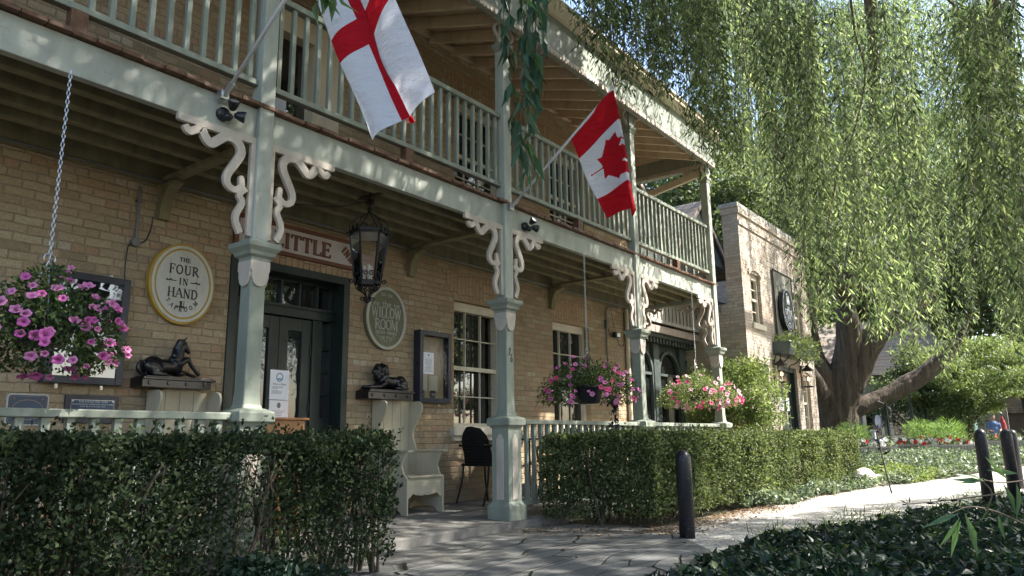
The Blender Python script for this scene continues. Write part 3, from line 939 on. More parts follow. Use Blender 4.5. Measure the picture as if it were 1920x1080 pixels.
while x < 11.6:
    j = random.uniform(-.014, .012); dz = random.uniform(0, .004)
    m_.box(x, x+.137, 4.545+j, 5.99, 3.268+dz, 3.297+dz); x += .142
m_.build('deck_boards', CEDAR, ver, bevel=.002)

# balcony railings: bottom rail, handrail, balusters, foot blocks
def railing(parent, xa, xb, y, zb, zt, step, bw, rail_h, name_r='handrail', wide=.07, flat=False, mat=SAGE):
    m_ = MB(); m_.box(xa, xb, y-wide/2, y+wide/2, zt-rail_h, zt); m_.build(name_r, mat, parent, bevel=.006)
    m_ = MB(); m_.box(xa, xb, y-.033, y+.033, zb, zb+.045); m_.build('bottom_rail', mat, parent, bevel=.005)
    nb = int(round((xb-xa)/step)); me = None
    for i in range(nb):
        x = xa+(xb-xa)*(i+.5)/nb
        if me is None:
            m_ = MB(); h = zt-rail_h-zb-.045
            if flat: m_.lathe(0, 0, [(0, bw/2*1.41), (h*.18, bw/2*1.41), (h*.22, bw/2*1.15), (h*.78, bw/2*1.15), (h*.84, bw/2*1.41), (h, bw/2*1.41)], 4, pi/4)
            else: m_.sqstack(0, 0, [(0, bw/2), (h, bw/2)])
            o = m_.build('baluster', mat, parent, bevel=.003); me = o.data
        else:
            o = o.copy(); COL.objects.link(o)
        o.location = (x, y, zb+.045); o.rotation_euler = (0, 0, random.uniform(-.03, .03))
    return parent


BY = 4.63
for i in range(4):
    xa = (PX[i] if i else .3)+.062; xb = PX[i+1]-.062
    r_ = thing('balcony_railing', None, None)
    railing(r_, xa, xb, BY, 3.455, 4.275, .124, .036, .05, wide=.075)
    tag(r_, ['leftmost bay of the upstairs railing, above the purple petunia basket', 'upstairs railing bay behind the red cross flag', 'upstairs railing bay behind the red maple leaf flag', 'sunlit end bay of the upstairs railing before dark gables'][i], 'railing', 'upstairs railing bays of the verandah')
    m_ = MB(); xm = (xa+xb)/2+.05; m_.box(xm-.05, xm+.05, BY-.045, BY+.035, 3.308, 3.455); m_.build('foot_block', CEDAR, r_, bevel=.004)
r_ = thing('balcony_railing', 'short upstairs end railing running back to the brick wall', 'railing')
m_ = MB(); m_.box(11.46, 11.53, 4.70, 5.95, 4.225, 4.275); m_.build('handrail', SAGE, r_, bevel=.005)
m_ = MB(); m_.box(11.465, 11.525, 4.70, 5.95, 3.455, 3.50); m_.build('bottom_rail', SAGE, r_, bevel=.005)
for i in range(9):
    m_ = MB(); y = 4.78+i*.135; m_.box(11.478, 11.514, y-.018, y+.018, 3.5, 4.225); m_.build('baluster', SAGE, r_)

# eaves: frieze board with scalloped edge, rafters, soffit, gutter
m_ = MB(); m_.box(-4, 11.62, 4.475, 4.545, 5.30, 5.86); m_.box(-4, 11.64, 4.455, 4.474, 5.36, 5.385)
m_.box(11.44, 11.58, 4.546, 5.97, 5.30, 5.60)
m_.build('frieze_board', SAGE, ver, bevel=.004)
m_ = MB()
def scallop(a, b_, fn):
    nn_ = int((b_-a)/.062)
    for i in range(nn_):
        c_ = a+(i+.5)*.062
        m_.prism([(c_-.031, .04), (c_-.031, .0)] + [(c_+.029*cos(t), -.0+.03*sin(t)) for t in np.linspace(-pi, 0, 6)] + [(c_+.031, 0), (c_+.031, .04)], fn, 0, .018)
scallop(.3, 11.62, lambda u, v, d: (u, 4.470-d, 5.315+v))
m_.build('scalloped_trim', CREAM, ver); m_ = MB()
scallop(4.6, 5.95, lambda u, v, d: (11.438-d, u, 5.315+v))
m_.build('scalloped_trim', CREAM, ver)
m_ = MB(); x = .2
while x < 11.4:
    m_.beam((x, 4.55, 5.37), (x, 5.99, 5.83), .042, .13); x += .405
m_.build('rafters', TAN, ver, bevel=.003)
m_ = MB(); m_.quad((-4, 4.55, 5.445), (11.6, 4.55, 5.445), (11.6, 5.999, 5.905), (-4, 5.999, 5.905))
m_.build('soffit_boards', TAN, ver)
m_ = MB(); m_.quad((11.45, 4.56, 5.60), (11.45, 5.95, 5.60), (11.45, 5.95, 5.92), (11.45, 4.56, 5.46)); m_.build('end_panel', TAN, ver)
g_ = MB()
prof = [(4.475, 5.80), (4.43, 5.80), (4.385, 5.82), (4.345, 5.865), (4.34, 5.905), (4.315, 5.925), (4.315, 5.945), (4.335, 5.945), (4.35, 5.92), (4.475, 5.93)]
g_.prism(prof, lambda u, v, d: (d, u, v), -4, 11.75)
g_.build('gutter', TAN, ver, bevel=.003)
m_ = MB(); m_.beam((11.50, 4.66, 5.22), (11.50, 5.98, 4.98), .07, .11); m_.box(11.49, 11.51, 4.70, 5.0, 5.24, 5.302)
m_.build('end_brace', TAN, ver, bevel=.004)
# wall-side pilaster at the end of the porch
pl = thing('pilaster', None, None); pl.parent = ver
m_ = MB(); m_.box(11.14, 11.30, 5.86, 5.998, .13, 2.08); m_.build('shaft', SAGE, pl, bevel=.005)
m_ = MB(); m_.box(11.12, 11.32, 5.84, 5.998, 2.08, 2.12); m_.box(11.10, 11.34, 5.82, 5.998, 2.12, 2.20); m_.build('capital', SAGE, pl, bevel=.004)
m_ = MB(); m_.box(11.16, 11.28, 5.90, 5.998, 2.2, 2.99); m_.build('upper_shaft', SAGE, pl, bevel=.004)
m_ = MB(); m_.prism([(11.14, 2.079), (11.30, 2.079), (11.30, 2.0), (11.27, 1.98), (11.26, 1.92), (11.22, 1.89), (11.18, 1.92), (11.17, 1.98), (11.14, 2.0)], WY(5.86), 0, .015); m_.build('capital_drop', CREAM, pl)

# porch railings
for i, (xa, xb, lab) in enumerate(((.0, 2.90, 'green porch railing in front of the unicorn and white settle'), (6.115, 8.70, 'green porch railing behind the shaded end of the right hedge'), (8.98, 11.36, 'sunlit porch railing below the pale pink flower basket'))):
    r_ = thing('porch_railing', lab, 'railing', 'ground floor railings of the porch')
    railing(r_, xa, xb, 4.615, .20, 1.045, .129, .045, .048, wide=.10, flat=True)
r_ = thing('porch_railing', 'end railing of the porch running back to the wall pilaster', 'railing')
m_ = MB(); m_.box(11.45, 11.55, 4.76, 5.85, .997, 1.045); m_.build('handrail', SAGE, r_, bevel=.005)
m_ = MB(); m_.box(11.47, 11.53, 4.76, 5.85, .2, .245); m_.build('bottom_rail', SAGE, r_, bevel=.005)
for i in range(7):
    m_ = MB(); y = 4.84+i*.155; m_.box(11.478, 11.522, y-.02, y+.02, .245, .997); m_.build('baluster', SAGE, r_)

# ------------------------------------------------------------------ signs on the wall
def oval(mb, cx, cz, rx, rz, fn, d0, d1, n=48):
    mb.prism([(cx+rx*cos(a), cz+rz*sin(a)) for a in np.linspace(0, 2*pi, n+1)[:-1]], fn, d0, d1)


def oring(mb, cx, cz, rx, rz, wd, fn, d0, d1, n=48):
    mb.band([(cx+rx*cos(a), cz+rz*sin(a)) for a in np.linspace(0, 2*pi, n+1)], wd, fn, d0, d1)


GOLD = paint('ochre gold paint', (.50, .32, .05), .4, .15, streak=False, dirt=(.3, .2, .05))
BOARDW = paint('aged white board', (.60, .58, .52), .6, .12, dirt=(.38, .35, .3))
INK = plain('sign ink', (.022, .016, .022), .5)
CARVE = paint('moss sign paint', (.20, .195, .125), .6, .25)
CARVEL = paint('pale sage relief', (.52, .51, .43), .6, .12)
REDWOOD = wood('red brown sign wood', (.10, .035, .018), (.22, .085, .045), 0, .5)
SIGNW = paint('pinkish white panel', (.58, .53, .51), .6, .12, dirt=(.4, .36, .34))

# Four in Hand
t_ = thing('oval_sign', 'cream oval sign with gold rim reading THE FOUR IN HAND TAPROOM', 'sign')
cx, cz = 3.245, 2.17; F = WY(5.998)
m_ = MB(); oval(m_, cx, cz, .292, .345, F, 0, .055); m_.build('rim', GOLD, t_, bevel=.004)
m_ = MB(); oring(m_, cx, cz, .262, .315, .022, F, .055, .062); m_.build('white_ring', BOARDW, t_)
m_ = MB(); oval(m_, cx, cz, .235, .287, F, .055, .060); m_.build('face', BOARDW, t_)
m_ = MB()
for u in (-.12, .02, .12): m_.box(cx+u-.001, cx+u+.001, 5.9370, 5.9385, cz-.24*sqrt(1-(u/.235)**2), cz+.24*sqrt(1-(u/.235)**2))
m_.build('board_joints', plain('joint', (.3, .28, .25), .8), t_)
m_ = MB()
put_text(m_, 'THE', cx, cz+.205, .038, F, .06, .064, sp=.14)
put_text(m_, 'FOUR', cx, cz+.118, .082, F, .06, .0645, sp=.10, squash=.93, bold=.95)
put_text(m_, 'IN', cx, cz+.017, .058, F, .06, .064, sp=.16)
put_text(m_, 'HAND', cx, cz-.082, .082, F, .06, .0645, sp=.06, squash=.93, bold=.95)
put_text(m_, 'TAPROOM', cx, cz, .036, F, .06, .064, sp=.30, arc=(.168, .222, -142, -38), bold=1.1)
for s_ in (-1, 1):   # whip-and-dot ornaments either side of IN
    m_.band([(cx+s_*.062, cz+.017), (cx+s_*.10, cz+.017), (cx+s_*.115, cz+.024), (cx+s_*.13, cz+.015), (cx+s_*.15, cz+.02)], [.006, .008, .016, .008, .018], F, .06, .064)
m_.prism([(cx-.022, cz-.150), (cx+.022, cz-.150), (cx+.017, cz-.176), (cx+.02, cz-.198), (cx-.02, cz-.198), (cx-.017, cz-.176)], F, .06, .063)
m_.band([(cx-.045, cz-.190), (cx-.02, cz-.203), (cx+.02, cz-.203), (cx+.045, cz-.190)], [.004, .010, .010, .004], F, .06, .0635)
m_.build('lettering', INK, t_)
m_ = MB(); m_.prism([(cx+.002, cz-.153), (cx+.014, cz-.153), (cx+.010, cz-.176), (cx+.012, cz-.19), (cx+.0, cz-.19)], F, .063, .0645); m_.build('hat_highlight', BOARDW, t_)

# Willow Room
t_ = thing('oval_sign', 'carved grey green oval sign reading the WILLOW ROOM at the LITTLE INN', 'sign')
cx, cz = 5.585, 2.16
m_ = MB(); oval(m_, cx, cz, .292, .345, F, 0, .045); m_.build('board', CARVE, t_, bevel=.003)
m_ = MB(); oring(m_, cx, cz, .276, .329, .032, F, .045, .062); m_.build('rim', CARVEL, t_, bevel=.004)
m_ = MB()
put_text(m_, 'WILLOW', cx, cz+.058, .118, F, .045, .056, sp=-.02, squash=.80, bold=.8)
put_text(m_, 'ROOM', cx, cz-.072, .118, F, .045, .056, sp=-.10, squash=.90, bold=.8)
put_text(m_, 'LITTLE INN', cx, cz, .034, F, .045, .050, sp=.16, arc=(.19, .245, -132, -48))
for z, rows in ((cz+.255, 1), (cz-.160, 2), (cz+.145, 3)):
    for s_ in (-1, 1):
        for k in range({1: 3, 2: 6, 3: 4}[rows]):
            u = {1: .012, 2: .012, 3: .10}[rows] + k*.024
            for q in (-1, 1): m_.band([(cx+s_*u, z), (cx+s_*(u+.022), z+q*.016)], [.004, .009], F, .045, .052)
m_.build('lettering', CARVEL, t_)
font_text('small_lettering', 'the', .115, CARVEL, t_, (cx, 5.947, cz+.150), sx=.9, ext=.003)
font_text('small_lettering', 'at the', .045, CARVEL, t_, (cx, 5.949, cz-.205), ext=.002)

# inn board above the door
t_ = thing('inn_sign', 'long white board with brown wood letters LITTLE INN above the green door', 'sign')
m_ = MB(); x0, x1, z0, z1 = 3.71, 5.14, 2.615, 2.925
m_.box(x0, x1, 5.955, 5.998, z0, z0+.038); m_.box(x0, x1, 5.955, 5.998, z1-.038, z1); m_.box(x0, x0+.045, 5.956, 5.998, z0+.038, z1-.038); m_.box(x1-.02, x1, 5.956, 5.998, z0+.038, z1-.038)
m_.build('frame', REDWOOD, t_, bevel=.004)
m_ = MB(); m_.box(x0+.045, x1-.02, 5.975, 5.998, z0+.038, z1-.038); m_.build('panel', SIGNW, t_)
m_ = MB(); F2 = WY(5.975)
put_text(m_, 'LITTLE', 4.475, 2.765, .152, F2, 0, .014, sp=.045, squash=1.08, bold=1.45)
put_text(m_, 'THE', 3.86, 2.775, .062, F2, 0, .010, sp=.10, bold=1.8, rot=radians(38))
put_text(m_, 'INN', 5.045, 2.765, .078, F2, 0, .012, sp=.10, bold=2.0, rot=radians(-42))
m_.build('lettering', REDWOOD, t_)

# notice cases
def case(name, lab, x0, x1, z0, z1, depth, label):
    t_ = thing(name, label, 'notice case')
    m_ = MB(); y = 5.998-depth; fr = .055
    m_.box(x0, x0+fr, y, 5.998, z0, z1); m_.box(x1-fr, x1, y, 5.998, z0, z1)
    m_.box(x0+fr, x1-fr, y+.001, 5.998, z1-fr, z1); m_.box(x0+fr, x1-fr, y+.001, 5.998, z0, z0+fr)
    m_.build('frame', NAVY, t_, bevel=.004)
    m_ = MB(); m_.box(x0+fr, x1-fr, 5.975, 5.99, z0+fr, z1-fr); m_.build('backboard', plain('cork board', (.30, .23, .14), .9, sc=80), t_)
    m_ = MB()
    for xx in (x0+.12, x1-.12):
        for zz, s_ in ((z1, 1), (z0, -1)): m_.cbox((xx, 5.99, zz+s_*.016), (.010, .003, .016)); m_.tube([(xx, 5.992, zz+s_*.02), (xx, 5.975, zz+s_*.02)], .005, 6)
    m_.build('mounting_tab', STEEL, t_)
    return t_, y


def sheet_paper(t_, x0, x1, z0, z1, y, lines, seed=0, logo=True, head=None):
    m_ = MB(); m_.box(x0, x1, y-.0015, y, z0, z1); p_ = m_.build('paper', PAPER, t_)
    r = random.Random(seed); g = MB(); h = z1-z0; w_ = x1-x0
    for i in range(lines):
        z = z1-h*(.30+.62*i/lines); a = w_*r.uniform(.22, .42)
        g.box((x0+x1)/2-a, (x0+x1)/2+a, y-.0022, y-.0016, z-.0018, z+.0018)
    if logo: oval(g, (x0+x1)/2, z1-h*.12, w_*.07, h*.055, WY(y-.0016), 0, .0006, 20)
    g.build('print', plain('grey print', (.13, .13, .17), .8), p_)
    return p_


mc, y_ = case('menu_case', '', 6.06, 6.59, 1.265, 2.085, .105, 'black framed glass notice case with one white sheet, right of the lion')
sheet_paper(mc, 6.19, 6.365, 1.595, 1.845, 5.972, 11, 3)
m_ = MB(); m_.box(6.125, 6.26, 5.968, 5.971, 1.40, 1.585); m_.box(6.28, 6.43, 5.967, 5.970, 1.40, 1.580); m_.build('faded_paper', plain('faded paper', (.40, .37, .29), .8), mc)
for a in (6.16, 6.34):
    m_ = MB(); m_.box(a-.035, a+.045, 5.96, 5.964, 1.325, 1.41); c_ = m_.build('leaflet', NAVY, mc)
    g = MB(); g.band([(a-.02+i*.008, 1.365+.012*sin(i*1.9)) for i in range(8)], .003, WY(5.96), 0, .001); g.build('script_mark', PAPER, c_)
m_ = MB(); m_.quad((6.115, 5.905, 1.32), (6.535, 5.905, 1.32), (6.535, 5.905, 2.03), (6.115, 5.905, 2.03))
gm, gn, gb = nmat('clear glass'); gb.inputs['Transmission Weight'].default_value = 1; gb.inputs['Roughness'].default_value = .01; gb.inputs['IOR'].default_value = 1.02
gb.inputs['Specular IOR Level'].default_value = .5; gb.inputs['Base Color'].default_value = (.9, .92, .92, 1)
tr = N(gn, 'ShaderNodeBsdfTransparent'); gl = N(gn, 'ShaderNodeBsdfGlossy'); gl.inputs['Roughness'].default_value = .02
fr_ = N(gn, 'ShaderNodeFresnel'); fr_.inputs[0].default_value = 1.22; mx = N(gn, 'ShaderNodeMixShader')
link(gn, fr_.outputs[0], mx.inputs[0]); link(gn, tr.outputs[0], mx.inputs[1]); link(gn, gl.outputs[0], mx.inputs[2]); link(gn, mx.outputs[0], gn.nodes['Material Output'].inputs[0])
CLEAR = gm
m_.build('glass', CLEAR, mc)
m_ = MB(); m_.cbox((6.058, 5.93, 1.70), (.008, .02, .012)); m_.build('latch', IRON, mc)

lc, y_ = case('notice_case', '', 2.24, 2.80, 1.29, 2.125, .09, 'black framed glass notice case partly behind the purple petunia basket')
m_ = MB(); m_.quad((2.295, 5.92, 1.345), (2.745, 5.92, 1.345), (2.745, 5.92, 2.07), (2.295, 5.92, 2.07)); m_.build('glass', GLASS, lc)

# two plaques low on the wall
t_ = thing('heritage_plaque', 'square blue plaque with white edge and thin oval ring, low on the far left wall', 'plaque')
def rrect(x0, x1, z0, z1, r):
    return [(cx_+r*cos(a), cz_+r*sin(a)) for cx_, cz_, a0 in ((x1-r, z1-r, 0), (x0+r, z1-r, pi/2), (x0+r, z0+r, pi), (x1-r, z0+r, 1.5*pi)) for a in np.linspace(a0, a0+pi/2, 5)]
DBLUE = plain('plaque blue', (.022, .055, .115), .4)
COPPER = plain('copper line', (.30, .19, .12), .5)
m_ = MB(); m_.prism(rrect(2.055, 2.325, .985, 1.208, .025), F, 0, .012); m_.build('edge', BOARDW, t_)
m_ = MB(); m_.prism(rrect(2.065, 2.315, .995, 1.198, .02), F, .012, .014); m_.build('face', DBLUE, t_)
m_ = MB(); oring(m_, 2.19, 1.095, .10, .070, .005, F, .014, .0155)
P_ = rrect(2.074, 2.306, 1.004, 1.189, .015); m_.band(P_+[P_[0]], .0022, F, .014, .0152)
for u in (2.10, 2.28): m_.cbox((u, 5.9830, 1.172), (.005, .001, .005))
m_.build('line_work', COPPER, t_)

t_ = thing('history_plaque', 'dark blue plaque of small white lettering on a navy board, behind the porch railing', 'plaque')
m_ = MB(); m_.box(2.43, 2.815, 5.975, 5.998, 1.005, 1.212); m_.build('board', NAVY, t_, bevel=.002)
m_ = MB(); m_.box(2.468, 2.782, 5.970, 5.975, 1.042, 1.178); m_.build('face', DBLUE, t_)
m_ = MB(); P_ = [(2.470, 1.044), (2.780, 1.044), (2.780, 1.176), (2.470, 1.176), (2.470, 1.044)]
m_.band(P_, .003, WY(5.970), 0, .001)
for u in (2.48, 2.77):
    for v in (1.052, 1.168): m_.cbox((u, 5.9685, v), (.004, .0015, .004))
m_.build('border', STEEL, t_)
LETW = plain('letter white', (.55, .57, .62), .5)
font_text('lettering', 'THE LITTLE INN WAS', .020, LETW, t_, (2.625, 5.969, 1.163), ext=.0005, sx=1.1)
font_text('lettering', 'IN CONTINUOUS OPERATION SINCE IT WAS', .0145, LETW, t_, (2.625, 5.969, 1.144), ext=.0005, sx=1.0)
font_text('lettering', 'BUILT AS A COACHING INN', .0145, LETW, t_, (2.625, 5.969, 1.128), ext=.0005, sx=1.0)


# ------------------------------------------------------------------ statues
def sculpt(name, mb, mat, parent, vox=.009, smooth_it=6):
    o = mb.build(name, mat, parent, smooth=True)
    r = o.modifiers.new('remesh', 'REMESH'); r.mode = 'VOXEL'; r.voxel_size = vox; r.use_smooth_shade = True
    s_ = o.modifiers.new('smooth', 'SMOOTH'); s_.iterations = smooth_it; s_.factor = .5
    return o


def pedestal(t_, x0, x1, z0, z1):
    m_ = MB(); m_.box(x0, x1-.02, 5.80, 5.997, z0, z1-.03); m_.box(x0+.0, x1+.012, 5.785, 5.997, z1-.03, z1-.012); m_.box(x0+.03, x1-.005, 5.80, 5.99, z1-.012, z1)
    for k in range(4):
        u = x0+.06+(x1-x0-.14)*k/3; m_.tube([(u, 5.802, (z0+z1)/2-.01), (u, 5.79, (z0+z1)/2-.01)], .018, 10)
    m_.build('pedestal', LEADG, t_, bevel=.003)


t_ = thing('unicorn_statue', 'black unicorn statue lying on a wall shelf under the gold rimmed oval sign', 'statue')
pedestal(t_, 2.90, 3.50, 1.285, 1.375)
ox, oz = 2.90, 1.375
def S(u, v, d=0): return (ox+u, 5.88-d, oz+v)
m_ = MB()
m_.ell(S(.115, .085), (.085, .062, .080)); m_.ell(S(.21, .082), (.11, .055, .062)); m_.ell(S(.30, .095), (.062, .055, .075))
m_.ell(S(.10, .065, .045), (.085, .032, .058), rot=Matrix.Rotation(.4, 3, 'Y')); m_.ell(S(.10, .06, -.045), (.085, .03, .055))
m_.tube(smoothline([S(.29, .12), S(.315, .175), S(.325, .225), S(.345, .265)], 5), [.062, .060, .056, .054, .052, .05, .047, .045, .043, .041, .040, .039, .038, .037, .036, .035], 12)
m_.ell(S(.355, .268), (.036, .028, .034)); m_.tube([S(.355, .268), S(.385, .235), S(.405, .213)], [.031, .024, .018], 10); m_.ell(S(.404, .212), (.018, .017, .016))
m_.tube([S(.355, .30), S(.372, .325), S(.405, .352)], [.010, .008, .002], 8)
for d in (-.018, .018): m_.tube([S(.338, .295, d), S(.335, .325, d*1.3)], [.010, .003], 6)
m_.tube(smoothline([S(.30, .10, .035), S(.355, .135, .04), S(.385, .15, .04), S(.415, .10, .04), S(.455, .055, .04), S(.49, .022, .04)], 4), [.034]*3+[.026]*3+[.022]*3+[.018]*5+[.016]*3+[.017]*4, 8)
m_.tube(smoothline([S(.29, .06, -.03), S(.33, .03, -.03), S(.40, .045, -.03), S(.44, .03, -.03), S(.50, .014, -.03)], 4), [.034]*3+[.024]*5+[.016]*9, 8)
for d in (.055, -.05):
    m_.tube(smoothline([S(.09, .04, d), S(.16, .022, d+.01), S(.08, .016, d+.012), S(.20, .014, d+.01)], 4), [.028, .026, .024]+[.018]*10, 8)
m_.tube(smoothline([S(.04, .12), S(.005, .10), S(.0, .05), S(.03, .015), S(.09, .010)], 4), [.010, .011, .012, .014, .016, .018, .019, .020, .020, .019, .018, .016, .014, .012, .010, .008, .006], 8)
for i in range(9):
    a = i/8; p = Vector(S(.275+.055*a, .14+.155*a)); m_.ell(p+Vector((-.012, random.uniform(-.012, .012), 0)), (.024, .028, .022))
sculpt('body', m_, LEADG, t_, .0065, 3)

t_ = thing('lion_statue', 'black lion statue lying on a wall shelf above the high backed white settle', 'statue')
pedestal(t_, 5.22, 5.86, 1.275, 1.375)
ox, oz = 5.24, 1.375
m_ = MB()
m_.ell(S(.50, .085), (.085, .06, .078)); m_.ell(S(.38, .085), (.13, .056, .062)); m_.ell(S(.26, .10), (.080, .062, .090))
for i in range(46):
    a = random.uniform(0, 2*pi); e = random.uniform(-.9, 1); q = sqrt(1-e*e)
    m_.ell(S(.215+.075*q*cos(a), .175+.085*e, .06*q*sin(a)), (.026, .024, .034))
m_.ell(S(.21, .18), (.070, .055, .085)); m_.ell(S(.165, .205), (.050, .044, .050)); m_.ell(S(.128, .190), (.030, .028, .026)); m_.ell(S(.118, .172), (.02, .02, .016))
m_.ell(S(.16, .235), (.034, .034, .02))
for d in (.045, -.045):
    m_.tube([S(.24, .07, d), S(.17, .028, d), S(.06, .020, d), S(.02, .020, d)], [.040, .026, .022, .024], 10); m_.ell(S(.02, .018, d), (.028, .022, .018))
    m_.ell(S(.50, .055, d), (.075, .032, .055)); m_.tube([S(.52, .025, d*1.2), S(.42, .018, d*1.4), S(.37, .018, d*1.4)], [.026, .02, .022], 8)
m_.tube(smoothline([S(.575, .08), S(.60, .05), S(.58, .02, .04), S(.50, .014, .075), S(.44, .014, .08)], 4), [.011]*14+[.018]*3, 8)
sculpt('body', m_, LEADG, t_, .0065, 2)

# ------------------------------------------------------------------ settles
def settle(label, x0, x1, yb=5.97, yf=5.44):
    t_ = thing('high_back_settle', label, 'settle', 'high backed settles against the wall')
    zf = fz(yf)+.001; zb = fz(yb)+.001; W_ = x1-x0
    # side with wing: profile in (y forward depth u, z)
    D = yb-yf
    arm = .755; seat = .50
    wing = [(0, arm), (.135, arm), (.105, .84), (.085, .90), (.10, .98), (.16, 1.07), (.205, 1.15), (.215, 1.21), (.195, 1.25), (.15, 1.268), (0, 1.268)]
    wing_s = [(p.x, p.y) for p in smoothline([(a, b_, 0) for a, b_ in wing[1:-1]], 4)]
    lower = [(0, zb), (.06, zb), (.075, zb+.05), (.14, zb+.085), (.21, zb+.05), (.30, zb+.04), (.38, zf+.06), (D-.10, zf+.03), (D-.075, zf), (D, zf), (D, .47), (D-.055, .52), (D-.085, .60), (D-.045, .69), (D-.02, arm-.022), (0, arm-.022)]
    for xx in (x0, x1-.022):
        m_ = MB()
        m_.prism([(0, arm-.022)] + wing_s + [(0, 1.268)], lambda u, v, d, xx=xx: (xx+d, yb-u, v), 0, .022)
        m_.prism(lower, lambda u, v, d, xx=xx: (xx+d, yb-u, v), .0005, .0225)
        m_.build('side', SETTLE, t_, bevel=.003)
        m_ = MB(); s_ = -1 if xx == x0 else 1
        m_.box(xx-.030, xx+.052, yf-.035, yb-.13, arm-.022, arm); m_.build('arm', SETTLE, t_, bevel=.006)
    crest = [(x0+.022, .50), (x1-.022, .50), (x1-.022, 1.262)] + [(p.x, p.y) for p in smoothline([(x1-.022, 1.262, 0), (x1-W_*.22, 1.275, 0), (x1-W_*.36, 1.322, 0), ((x0+x1)/2, 1.335, 0), (x0+W_*.36, 1.322, 0), (x0+W_*.22, 1.275, 0), (x0+.022, 1.262, 0)], 5)]
    m_ = MB(); m_.prism(crest, WY(yb), 0, .02); bk = m_.build('back', SETTLE, t_, bevel=.002)
    m_ = MB()
    for k in (1, 2, 3):
        u = x0+.022+(W_-.044)*k/4 if W_ > 1 else x0+W_*(.27+.23*(k-1)); m_.box(u-.0015, u+.0015, yb-.0212, yb-.0199, .52, 1.27)
    m_.build('board_joints', BLACK, bk)
    m_ = MB(); m_.box(x0+.023, x1-.023, yf-.012, yb-.021, seat-.022, seat); m_.build('seat', SETTLE, t_, bevel=.004)
    ap = [(0, 0), (0, -.19)] + [(p.x, p.y) for p in smoothline([(.0, -.19, 0), (.03, -.19, 0), (.075, -.155, 0), (.12, -.165, 0), ((W_-.046)/2-.03, -.175, 0), ((W_-.046)/2, -.165, 0), ((W_-.046)/2+.03, -.175, 0), (W_-.046-.12, -.165, 0), (W_-.046-.075, -.155, 0), (W_-.046-.03, -.19, 0), (W_-.046, -.19, 0)], 4)] + [(W_-.046, 0)]
    m_ = MB(); m_.prism(ap, lambda u, v, d: (x0+.023+u, yf+.03-d, seat-.023+v), 0, .018); m_.build('apron', SETTLE, t_, bevel=.002)
    return t_


s1 = settle('low lying view of white settle behind the left porch railing, below the unicorn', 3.03, 3.56)
s1['label'] = 'white high backed settle behind the left porch railing, below the unicorn'
s2 = settle('white high backed settle standing free beside the door, below the lion', 5.43, 5.97)


# ------------------------------------------------------------------ lectern with two framed notices
t_ = thing('host_stand', 'brown wooden host stand in front of the green door, behind the first post', 'stand')
x0, x1, y0, y1 = 3.33, 3.93, 5.10, 5.42
m_ = MB(); z = fz(y0)
for a in (x0+.02, x1-.06):
    for c_ in (y0+.02, y1-.06): m_ = MB(); m_.box(a, a+.04, c_, c_+.04, z, .80); m_.build('leg', WOODB, t_, bevel=.003)
m_ = MB(); m_.box(x0+.01, x1-.01, y0+.01, y1-.01, .80, 1.02); m_.build('cabinet', WOODB, t_, bevel=.004)
m_ = MB(); m_.box(x0-.015, x1+.015, y0-.015, y1+.015, 1.02, 1.04); m_.build('top', WOODB, t_, bevel=.004)
t_ = thing('notice_stand', 'two blue white printed notices stacked in a clear holder on the wooden host stand', 'notice')
def notice(x0, x1, z0, z1, y):
    m_ = MB(); m_.box(x0, x1, y, y+.003, z0, z1); return m_.build('notice_sheet', PAPER, t_)
A_ = notice(3.70, 3.882, 1.192, 1.435, 5.30)
B_ = notice(3.70, 3.882, 1.042, 1.186, 5.295)
BLU = plain('print blue', (.05, .19, .33), .5); GRY = plain('print grey', (.10, .10, .13), .6)
m_ = MB(); oring(m_, 3.791, 1.376, .030, .033, .008, WY(5.2995), 0, .001); m_.band([(3.772, 1.366), (3.78, 1.358), (3.79, 1.364), (3.80, 1.358), (3.81, 1.366)], .012, WY(5.2995), 0, .001); m_.build('blue_badge', BLU, A_)
font_text('heading', 'Wear a Mask', .024, GRY, A_, (3.791, 5.2990, 1.318), ext=.0005)
m_ = MB(); r = random.Random(2)
for i in range(8):
    if i == 3: continue
    z = 1.298-i*.008; a = r.uniform(.035, .07); m_.box(3.72, 3.72+2*a*.8, 5.2988, 5.2996, z-.0012, z+.0012)
m_.build('print', GRY, A_)
m_ = MB(); oval(m_, 3.791, 1.145, .017, .024, WY(5.2945), 0, .001, 20)
for i in range(4):
    z = 1.10-i*.012; m_.box(3.73, 3.85-.01*i, 5.2938, 5.2946, z-.0013, z+.0013)
m_.build('print', GRY, B_)
m_ = MB(); m_.quad((3.695, 5.29, 1.04), (3.887, 5.29, 1.04), (3.887, 5.29, 1.44), (3.695, 5.29, 1.44)); m_.build('clear_holder', CLEAR, t_)

